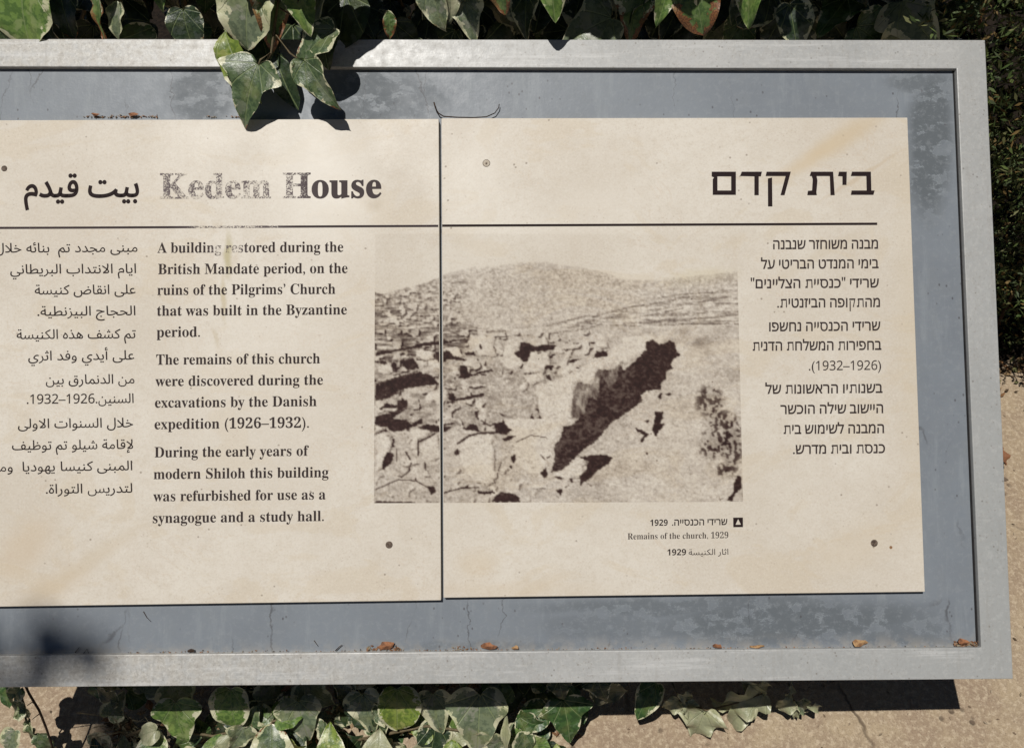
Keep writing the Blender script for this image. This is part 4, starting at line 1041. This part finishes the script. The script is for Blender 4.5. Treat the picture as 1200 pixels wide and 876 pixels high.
# ivy creeping on the ground under the lower rail
bed, bm_ = thing_at('ground_ivy', P(430, 850, -.19), 'patch of variegated ivy creeping over the ground below the lower rail of the sign', 'ivy')
LB = [((205, 822), (212, 874), -.15, 'ivy', L_GREEN, 1.15, 5, 1), ((178, 900), (176, 854), -.15, 'round', L_GREEN, .9, 0, 2), ((270, 806), (270, 856), -.145, 'round', L_GREEN, .92, -5, 3), ((302, 826), (287, 868), -.16, 'narrow', L_VAR, 1.0, 10, 4),
      ((318, 905), (322, 850), -.14, 'round', L_VAR, 1.0, 5, 5), ((350, 820), (356, 872), -.155, 'ivy', L_GREY, 1.05, -8, 6), ((390, 905), (386, 848), -.135, 'ivy', L_YELLOW, 1.0, 0, 7), ((425, 812), (438, 862), -.16, 'ivy', L_GREY, .95, 10, 8),
      ((465, 806), (466, 860), -.145, 'round', L_YELLOW, .95, 0, 9), ((440, 900), (448, 856), -.14, 'ovate', L_PALE, 1.1, 0, 10), ((507, 812), (512, 864), -.155, 'ivy', L_GREY, .9, 0, 11), ((530, 815), (524, 872), -.17, 'ovate', L_GREEN, .6, 10, 12),
      ((563, 812), (558, 890), -.14, 'ivy', L_GREY, .95, 0, 13), ((594, 838), (590, 884), -.13, 'narrow', L_PALE, .6, 30, 14), ((640, 830), (600, 852), -.155, 'ovate', L_DEEP, .85, 20, 15), ((660, 820), (672, 874), -.145, 'sharp', L_DEEP, 1.0, 0, 16),
      ((615, 858), (612, 896), -.15, 'ovate', L_VAR, .8, -20, 17), ((655, 796), (660, 822), -.13, 'ivy', L_SHADE, 1.1, 0, 18), ((700, 792), (708, 824), -.13, 'ivy', L_SHADE, 1.1, 0, 19), ((770, 800), (741, 841), -.15, 'ovate', L_DEEP, .7, 30, 20),
      ((245, 900), (258, 862), -.15, 'round', L_GREEN, .9, 0, 21), ((480, 905), (500, 862), -.16, 'ovate', L_PALE, .9, 20, 22), ((215, 880), (235, 900), -.15, 'ivy', L_VAR, 1.0, 0, 23), ((535, 900), (528, 868), -.15, 'round', L_YELLOW, 1.0, 0, 24),
      ((500, 845), (478, 862), -.17, 'ovate', L_BROWN, .8, 20, 25), ((140, 900), (148, 862), -.16, 'ovate', L_GREY, .7, 25, 26), ((585, 905), (600, 874), -.15, 'ivy', L_GREY, 1.0, 0, 27), ((650, 905), (655, 872), -.15, 'ovate', L_YELLOW, .8, 0, 28)]
for b, t, z, kd, mt, wd, ro, sd in LB:
    leaf2(bed, bm_, b, t, z, leaf_mesh(kd, mt, .22, .28, .04, sd + 30), wd, 0, ro, z - .004)
for (b, t, z, kd, mt, wd, sd) in (((8, 800), (4, 832), -.15, 'ivy', L_DEEP, 1.0, 1), ((18, 855), (6, 886), -.16, 'ovate', L_GREY, .9, 2), ((165, 900), (128, 872), -.17, 'ovate', L_DEEP, .9, 3), ((120, 905), (105, 866), -.17, 'ivy', L_SHADE, .9, 4)):
    leaf2(bed, bm_, b, t, z, leaf_mesh(kd, mt, .22, .28, .04, sd + 130), wd, 0, 10, z - .004)
MIX = (L_GREY, L_VAR, L_GREEN, L_PALE, L_YELLOW, L_BROWN, L_DEEP, L_VAR)
for i in range(34):
    x = r2.uniform(150, 690); y = r2.uniform(838, 900); k_ = r2.choice(('ivy', 'ovate', 'round', 'sharp', 'ovate'))
    leaf(bed, bm_, P(x, y, -r2.uniform(.145, .175)), r2.uniform(150, 390), r2.uniform(.026, .050), leaf_mesh(k_, MIX[i % 8], r2.choice((.25, .5)), r2.choice((.3, .8)), .08, 200 + i % 16), r2.uniform(-35, 20), r2.uniform(-35, 35))
for i in range(110):
    x = r2.uniform(120, 700); y = r2.uniform(770, 905); z = -r2.uniform(.165, .205)
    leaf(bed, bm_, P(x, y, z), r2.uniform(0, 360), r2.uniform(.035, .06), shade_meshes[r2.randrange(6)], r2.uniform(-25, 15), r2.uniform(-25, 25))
for pts in ([(120, 872), (180, 850), (250, 862), (330, 842), (420, 866)], [(420, 866), (500, 850), (590, 862), (640, 850)], [(590, 862), (606, 853), (640, 868)], [(280, 800), (296, 850), (312, 872)], [(470, 860), (482, 840), (492, 800)]):
    tube('stem', [P(x, y, -.175 + .01 * (i % 2)) for i, (x, y) in enumerate(pts)], .0022, .0016, STEM, bed, bm_)
# tangle of dry grass by the ivy's left end
V, F = [], []
gpos = P(140, 850, -.17); gt = bpy.data.objects
for i in range(46):
    a = P(r2.uniform(132, 168), r2.uniform(840, 858), -.20); b = a + Vector((r2.uniform(-.03, .04), r2.uniform(-.02, .03), r2.uniform(.0, .05))); c = b + Vector((r2.uniform(-.02, .03), r2.uniform(-.012, .015), r2.uniform(-.01, .012)))
    w = Vector((.0006, .0006, 0)); o = len(V)
    V += [a - w, a + w, b - w, b + w, c]; F += [(o, o + 1, o + 3, o + 2), (o + 2, o + 3, o + 4)]
gm = Matrix.Translation(W(gpos)); V = [gm.inverted() @ (M @ v) for v in V]
go = link('dry_grass', mesh('dry_grass', V, F, DRYGRASS)); go.matrix_world = gm
tag(go, 'small tangle of dry grass on the ground at the left end of the ivy patch', 'dry grass', kind='stuff')

# withered pale sprigs on the ground at the right
sp1, sm1 = thing_at('ivy_sprig', P(815, 840, -.19), 'larger withered pale olive ivy sprig lying half in the sign shadow', 'ivy sprig', 'withered ivy sprigs on the ground')
for b, t, z, kd, wd, ro, sd in (((793, 812), (816, 822), -.15, 'narrow', 1.0, 10, 1), ((796, 820), (776, 834), -.165, 'ovate', .8, 10, 2), ((805, 822), (815, 842), -.16, 'ovate', .8, -10, 3), ((826, 832), (812, 872), -.165, 'sharp', 1.15, 6, 4),
                                ((895, 812), (838, 836), -.155, 'ovate', .72, -14, 5), ((886, 814), (848, 858), -.165, 'narrow', 1.1, 14, 6), ((868, 800), (912, 812), -.15, 'narrow', 1.0, 10, 7)):
    leaf2(sp1, sm1, b, t, z, leaf_mesh(kd, L_PALE, .55, .6, .14, sd + 60), wd, 0, ro, z - .012)
tube('stem', [P(788, 800, -.16), P(797, 820, -.165), P(828, 832, -.17), P(868, 822, -.165), P(893, 812, -.15)], .0015, .001, STEM, sp1, sm1)
sp2, sm2 = thing_at('ivy_sprig', P(930, 830, -.19), 'smaller, right-hand withered pale ivy sprig at the edge of the sign shadow', 'ivy sprig', 'withered ivy sprigs on the ground')
for b, t, z, kd, wd, ro, sd in (((930, 820), (911, 834), -.155, 'round', .8, 10, 1), ((935, 822), (950, 838), -.16, 'ovate', .8, -10, 2), ((934, 830), (932, 846), -.165, 'narrow', .9, 10, 3), ((944, 826), (969, 833), -.15, 'narrow', .7, 0, 4), ((922, 816), (934, 798), -.15, 'narrow', .9, 20, 5)):
    leaf2(sp2, sm2, b, t, z, leaf_mesh(kd, L_PALE if sd != 2 else L_GREY, .6, .7, .13, sd + 70), wd, 0, ro, z - .008)
tube('stem', [P(924, 800, -.155), P(930, 820, -.165), P(946, 828, -.165)], .0012, .0008, STEM, sp2, sm2)
# small curled seedling and twig at the lower left
sp3, sm3 = thing_at('ivy_seedling', P(30, 850, -.2), 'small cream and green curled ivy shoot below the lower left corner', 'ivy')
for b, t, z, kd, wd, ro, sd in (((28, 828), (9, 836), -.16, 'ovate', 1.0, 10, 1), ((28, 830), (24, 846), -.165, 'ovate', .8, -30, 2), ((32, 842), (40, 868), -.17, 'narrow', 1.1, 10, 3), ((34, 850), (48, 872), -.17, 'ovate', .7, 30, 4), ((24, 806), (10, 822), -.14, 'ovate', .9, 0, 5), ((45, 860), (60, 884), -.17, 'ovate', .8, 0, 6)):
    leaf2(sp3, sm3, b, t, z, leaf_mesh(kd, L_VAR if sd != 5 else L_DEEP, .4, .5, .07, sd + 80), wd, 0, ro, z - .01)
tube('stem', [P(20, 800, -.15), P(29, 828, -.17), P(31, 850, -.18), P(44, 872, -.18), P(48, 900, -.19)], .0016, .001, STEM, sp3, sm3)
tw, tm = thing_at('twig', P(45, 850, -.19), 'thin dark bent twig standing below the lower left corner of the sign', 'twig')
tube('stem', [P(24, 790, -.13), P(34, 812, -.14), P(46, 832, -.15), P(54, 852, -.16), P(60, 870, -.17), P(66, 890, -.18)], .0016, .0013, TWIG, tw, tm)
tube('side_shoot', [P(44, 828, -.15), P(38, 822, -.16), P(32, 826, -.17)], .0007, .0005, TWIG, tw, tm)
tube('side_shoot', [P(46, 836, -.152), P(38, 842, -.17)], .0007, .0005, TWIG, tw, tm)

# ------------------------------------------------------------------ fine leaved hedge at the right
hy = g_edge.y; hx = G(1150, 300).x
hm = Matrix.Translation((hx + .35, hy + .35, 0))
hedge = empty('hedge', hm, 'fine-leaved green hedge beside the upper right corner of the sign', 'hedge')
HL = mat_islands('hedge_leaves', [(0.065, 0.095, 0.025), (0.09, 0.125, 0.035), (0.05, 0.07, 0.025), (0.12, 0.16, 0.045), (0.07, 0.11, 0.03), (0.17, 0.17, 0.07), (0.06, 0.075, 0.035), (0.22, 0.14, 0.05)])
V, F = [], []
rh = np.random.RandomState(5)
MI = M.inverted()
def sprays(n, x0, x1, y0, y1, z0, z1, size):
    for i in range(n):
        c = np.array([rh.uniform(x0, x1), 0, rh.uniform(z0, z1)])
        depth = rh.uniform(0, 1) ** 1.6
        front = hy + 0.03 + .035 * math.sin(c[0] * 17 + c[2] * 11) + .03 * math.sin(c[2] * 23) + 0.10 * max(0, .12 - c[2]) * -1
        c[1] = front + depth * (y1 - y0)
        lc = MI @ Vector(c)
        if lc.z > -.10 and lc.x < .60 and lc.y < .43: continue
        if lc.z > -.03 and lc.x < .62 and lc.y < .46 + .57 * lc.z: continue
        d = rh.normal(size=3) * [1, 1, .7] + [0, -.5, .55]; d /= np.linalg.norm(d)
        for k_ in range(7):
            b = c + d * size * k_ * .42
            s = rh.normal(size=3); s -= d * s.dot(d); s /= np.linalg.norm(s)
            e = s * .85 + d * .6; e /= np.linalg.norm(e); nrm = np.cross(e, d); nrm /= np.linalg.norm(nrm) + 1e-6
            L = size * rh.uniform(.7, 1.35); w_ = L * .15
            o = len(V); q = np.cross(nrm, e)
            V.extend([b, b + e * L * .5 + q * w_, b + e * L, b + e * L * .5 - q * w_]); F.append((o, o + 1, o + 2, o + 3))
sprays(9500, hx - .42, hx + .30, hy, hy + .20, .015, .98, .0125)
sprays(1800, hx + .2, hx + 1.8, hy, hy + .35, .02, .95, .022)
Vl = [tuple(np.array(v) - np.array(hm.translation)) for v in V]
hf = link('foliage', mesh('foliage', Vl, F, HL), hedge); hf['kind'] = 'stuff'
for i in range(26):
    x = hx + rh.uniform(-.08, 1.4); y = hy + rh.uniform(.06, .3)
    tube('stem', [(x, y, 0), (x + rh.uniform(-.04, .04), y - .02, .2), (x + rh.uniform(-.06, .06), y - .04, .5), (x + rh.uniform(-.1, .1), y - .03, .85)], .004, .0015, TWIG, hedge, hm, 5, False)
# the hedge's dense inner twigs and old leaves
V, F = [], []
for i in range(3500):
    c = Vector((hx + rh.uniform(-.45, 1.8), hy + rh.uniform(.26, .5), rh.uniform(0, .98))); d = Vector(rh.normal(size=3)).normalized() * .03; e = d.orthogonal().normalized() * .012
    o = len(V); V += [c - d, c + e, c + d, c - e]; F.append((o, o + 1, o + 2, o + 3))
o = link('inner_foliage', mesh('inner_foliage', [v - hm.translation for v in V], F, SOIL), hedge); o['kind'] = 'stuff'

# ------------------------------------------------------------------ litter
def chips(name, n, f, size, mat, label, cat, flat=0.35):
    V, F = [], []
    for i in range(n):
        c = f(); s = size * rnd.uniform(.5, 1.5); a = rnd.uniform(0, 6.28)
        u = Vector((math.cos(a), math.sin(a), rnd.uniform(-flat, flat))) * s; v = Vector((-math.sin(a), math.cos(a), rnd.uniform(-flat, flat))) * s * rnd.uniform(.3, .7)
        up = Vector((0, 0, s * .3)); o = len(V)
        V += [c - u, c + v * .8, c + u, c - v, c + up]; F += [(o, o + 1, o + 4), (o + 1, o + 2, o + 4), (o + 2, o + 3, o + 4), (o + 3, o, o + 4), (o + 3, o + 2, o + 1, o)]
    c0 = sum(V, Vector()) / len(V); m_ = Matrix.Translation(c0)
    o = link(name, mesh(name, [v - c0 for v in V], F, mat)); o.matrix_world = m_
    return tag(o, label, cat, kind='stuff')
def along(x0, y0, x1, y1, j, z=-0.0055):
    def f():
        t = rnd.random(); return W(P(x0 + (x1 - x0) * t, y0 + (y1 - y0) * t - abs(rnd.gauss(0, j)), z))
    return f
DARKCR = mat_islands('mixed_crumbs', [(0.20, 0.09, 0.045), (0.06, 0.035, 0.025), (0.34, 0.18, 0.10), (0.30, 0.25, 0.18)], .8)
chips('crumbs', 60, along(98, 137.5, 184, 137.5, 1.2), .0016, DARKCR, 'reddish crumbs gathered along the top edge of the left text panel', 'debris')
chips('crumbs', 25, along(240, 137.5, 290, 137.5, 1.0), .0013, DARKCR, 'reddish crumbs beside the hanging ivy on the left panel top edge', 'debris')
chips('crumbs', 90, along(1118, 756, 1146, 757, 2.6), .0021, DARKCR, 'small pile of brown crumbs in the lower right inner corner of the frame', 'debris')
chips('crumbs', 260, along(150, 765, 1146, 757.5, 1.0), .0010, DARKCR, 'thin line of dusty crumbs along the lower rail', 'debris')
chips('crumbs', 40, along(430, 761.5, 470, 761, 2.4), .0018, DARKCR, 'dark crumbs round the brown leaf bit left of centre on the lower rail', 'debris')
chips('crumbs', 30, along(530, 761, 560, 761, 2.0), .0014, DARKCR, 'grey and brown crumbs left of the orange leaf bit on the lower rail', 'debris')
def rg():
    return Vector((hx + rnd.uniform(-.25, .6), hy - abs(rnd.gauss(0, .05)) + .03, .004))
chips('leaf_litter', 500, rg, .007, mat_islands('litter_colours', [(0.25, 0.12, 0.05), (0.10, 0.06, 0.035), (0.32, 0.2, 0.1), (0.16, 0.15, 0.06)], .8), 'dry leaf litter lying along the foot of the hedge', 'leaf litter', .6)
def rp():
    return Vector((rnd.uniform(-.7, 1.1), rnd.uniform(-.75, .6), .0015))
chips('gravel', 1500, rp, .0022, mat_islands('grit_colours', [(0.36, 0.27, 0.19), (0.22, 0.15, 0.10), (0.5, 0.4, 0.28)], .9), 'fine loose grit scattered over the sandy ground', 'grit', .5)

def flake(x, y, wpx, hpx, mat, label, z=-0.004, seed=0, name='leaf_fragment'):
    r = random.Random(seed); c = P(x, y, z); n = 9; V = []; F = []
    m_ = M @ Matrix.Translation(c)
    for ring in (1.0, .5):
        for k_ in range(n):
            a = 2 * math.pi * k_ / n; rr = ring * r.uniform(.6, 1.2)
            V.append(Vector((wpx * .0005 * rr * math.cos(a), hpx * .0005 * rr * math.sin(a), (1 - ring) * .0006 + r.uniform(-.0005, .0005) + .0007 * math.sin(2 * a + seed))))
    V.append(Vector((0, 0, .0004)))
    for k_ in range(n):
        k2 = (k_ + 1) % n; F += [(k_, k2, n + k2, n + k_), (n + k_, n + k2, 2 * n)]
    o = link(name, mesh(name, V, F, mat, True)); o.matrix_world = m_
    return tag(o, label, 'dry leaf', 'dry leaf fragments caught along the edges of the sign')
flake(453, 756, 22, 10, DRY, 'reddish brown dry leaf fragment lying left of centre on the lower rail', -.003, 1)
flake(572, 756.5, 19, 8, DRY, 'orange dry leaf fragment on the lower rail below the seam of the two panels', -.003, 2)
flake(604, 758, 9, 5, DRYPALE, 'tiny orange dry fragment just right of the orange leaf fragment on the lower rail', -.003, 3)
flake(841, 756.5, 12, 6, DRY, 'small orange-red dry fragment on the lower rail under the printed photograph', -.003, 4)
flake(888, 757, 17, 4.5, DRYPALE, 'long flat tan dry fragment on the lower rail below the Hebrew text', -.003, 5)
flake(1007, 752.5, 20, 10, DRYPALE, 'tan curled dry leaf fragment on the lower rail near the right corner', -.002, 6)
flake(223, 762, 11, 5, TWIG, 'dark dry fragment on the lower rail below the left text panel', -.003, 7)
flake(1130, 752, 16, 9, DRY, 'brown dry leaf fragment in the lower right inner corner of the frame', -.002, 8)
flake(112, 134, 12, 4, DRY, 'rust brown dry fragment leftmost along the top of the left text panel', -.003, 9)
flake(156, 134, 14, 4, DRY, 'rust brown dry fragment in the middle of the crumbs on the left text panel top', -.003, 10)
def stalk(name, pts, r, label, z=-.004, cat='dry stalk', m1=TWIG):
    e_, mm = thing_at(name, P(*pts[0], z), label, cat)
    bpy.data.objects.remove(e_)
    o = tube(name, [P(x, y, z) for x, y in pts], r, r * .6, m1, None, mm, 5); o.matrix_world = mm
    return tag(o, label, cat, 'dry stalks lying on the sign')
stalk('dry_stalk', [(508.5, 120), (510.5, 127), (514, 133), (520, 136.5), (535, 137.6), (555, 138), (570, 137), (580, 132.5), (584.5, 126), (585, 122)], .0009, 'thin dry stalk curved like a bowl above the seam between the two text panels', -.002)
stalk('dry_stalk', [(168, 716), (172, 723), (177, 728)], .0004, 'short dark hair-like stalk on the backing below the left text panel', -.0058)
stalk('dry_stalk', [(88, 764), (93, 758)], .0005, 'short dry stalk leftmost in the bits on the lower rail at lower left', -.004)
stalk('dry_stalk', [(98, 765), (102, 760), (104, 765)], .0005, 'bent dry stalk in the middle of the bits on the lower rail at lower left', -.004)
stalk('dry_stalk', [(393, 762), (398, 757), (401, 755)], .0006, 'short dark stalk on the lower rail left of the brown leaf fragment', -.004)
stalk('dry_stalk', [(368, 750), (373, 757)], .0004, 'fine brown stalk on the backing above the lower rail, left of centre', -.0058)
# dead leaf bits on the ground at the right
dl, dm = thing_at('dead_leaf', P(1178, 535, -.3), 'curled dark dead leaf on the sandy ground right of the frame', 'dead leaf')
gl = M.inverted() @ G(1178, 545, .012)
o = leaf(dl, dm, gl, 100, .04, leaf_mesh('narrow', DRY, .7, .8, .1, 90), 5, 20, 'blade')

# ------------------------------------------------------------------ unseen olive tree beside the sign: one limb overhead throws the soft shadow at lower left
ot_m = Matrix.Translation((-2.6, .1, 0))
tree = empty('unseen_olive_tree', ot_m, 'unseen olive tree left of the sign, limb casting soft shade at the lower left, crown added to block skylight', 'tree')
def up(px_, py_, t, z=0): return W(P(px_, py_, z) + SUN_L * t)
lim = up(20, 780, 5.7)
tube('unseen_trunk', [(-2.6, .1, -.1), (-2.55, .12, .8), (-2.6, .2, 1.6), (-2.4, .15, 2.5)], .13, .07, STEM, tree, ot_m, 10, False)
tube('limb', [(-2.42, .15, 2.3), (-2.2, .0, 3.6), (-1.9, -.1, 4.8), tuple(lim)], .045, .006, STEM, tree, ot_m, 8, False)  # limb of the unseen tree, casting the soft shade
ov = leaf_mesh('ovate', L_DEEP, .1, .1, .02, 5); FAR = 2.6
for (a, b, sz, an, t) in ((62, 725, .075, 250, 3.2), (88, 748, .06, 300, 3.3), (5, 800, .08, 240, 3.3), (20, 840, .08, 280, 3.3), (45, 775, .05, 260, 3.2), (-10, 770, .09, 200, 3.4), (5, 870, .09, 300, 3.3), (-15, 830, .09, 250, 3.2), (30, 812, .06, 220, 3.4), (-5, 850, .1, 200, 3.2), (15, 890, .1, 240, 3.4), (-30, 800, .1, 260, 3.3), (-25, 870, .1, 300, 3.2), (12, 825, .07, 210, 3.1)):
    p_ = P(a, b, 0) + SUN_L * (t + FAR)
    leaf(tree, ot_m, p_ , an, sz, ov, r2.uniform(-20, 20), r2.uniform(-20, 20))

# unseen tree crowns added behind and beside the camera to block skylight
def crown(parent, pm, c, rad, n, mat, seed):
    r = np.random.RandomState(seed); V, F = [], []
    for i in range(n // 14):
        p = r.normal(size=3); p /= np.linalg.norm(p); p = p * r.uniform(.35, 1) ** .5 * np.array(rad) + np.array(c)
        for k_ in range(14):
            q = p + r.normal(size=3) * .10; d = r.normal(size=3); d /= np.linalg.norm(d); e = np.cross(d, r.normal(size=3)); e /= np.linalg.norm(e)
            L = r.uniform(.05, .09); w_ = L * .28; o = len(V)
            V.extend([q - d * L, q + e * w_, q + d * L, q - e * w_]); F.append((o, o + 1, o + 2, o + 3))
    o = link('crown', mesh('crown', [tuple(np.array(v) - np.array(pm.translation)) for v in V], F, mat), parent); o['kind'] = 'stuff'  # unseen crown added to block skylight
OL = mat_islands('olive_leaves', [(0.06, 0.075, 0.035), (0.08, 0.10, 0.05), (0.05, 0.06, 0.03), (0.10, 0.12, 0.07)])
crown(tree, ot_m, (-2.7, -.3, 3.2), (1.3, 1.3, 1.0), 9000, OL, 1)
t2m = Matrix.Translation((.5, -3.2, 0))
tree2 = empty('unseen_olive_tree', t2m, 'unseen broad olive tree added behind the viewer to block skylight', 'tree')
tube('unseen_trunk', [(.5, -3.2, -.1), (.45, -3.15, .9), (.55, -3.1, 1.9)], .16, .09, STEM, tree2, t2m, 10, False)
crown(tree2, t2m, (.3, -2.75, 2.5), (2.6, 1.25, 1.35), 30000, OL, 2)
for (bx_, by_, bz_) in ((-1.0, -2.6, 2.7), (1.6, -2.7, 2.8), (.4, -2.4, 3.2)):
    tube('limb', [(.53, -3.12, 1.8), ((.5 + bx_) / 2, (by_ - 3.1) / 2, 2.35), (bx_, by_, bz_)], .06, .02, STEM, tree2, t2m, 7, False)  # limbs of the unseen tree behind the viewer
def rb():
    return W(P(rnd.uniform(120, 690), rnd.uniform(800, 900), -.19)) 
chips('leaf_litter', 260, rb, .006, mat_islands('bed_litter', [(0.25, 0.12, 0.06), (0.12, 0.07, 0.04), (0.35, 0.24, 0.14), (0.30, 0.16, 0.09)], .8), 'reddish dry leaf litter under the ground ivy below the sign', 'leaf litter', .6)

def rp2():
    return Vector((rnd.uniform(-.75, 1.0), rnd.uniform(-.75, .25), .002))
chips('pebbles', 260, rp2, .0045, mat_islands('pebble_colours', [(0.34, 0.26, 0.18), (0.20, 0.14, 0.10), (0.45, 0.36, 0.26), (0.14, 0.09, 0.05)], .9), 'small pebbles and crumbs of soil lying on the sandy ground', 'pebbles', .5)
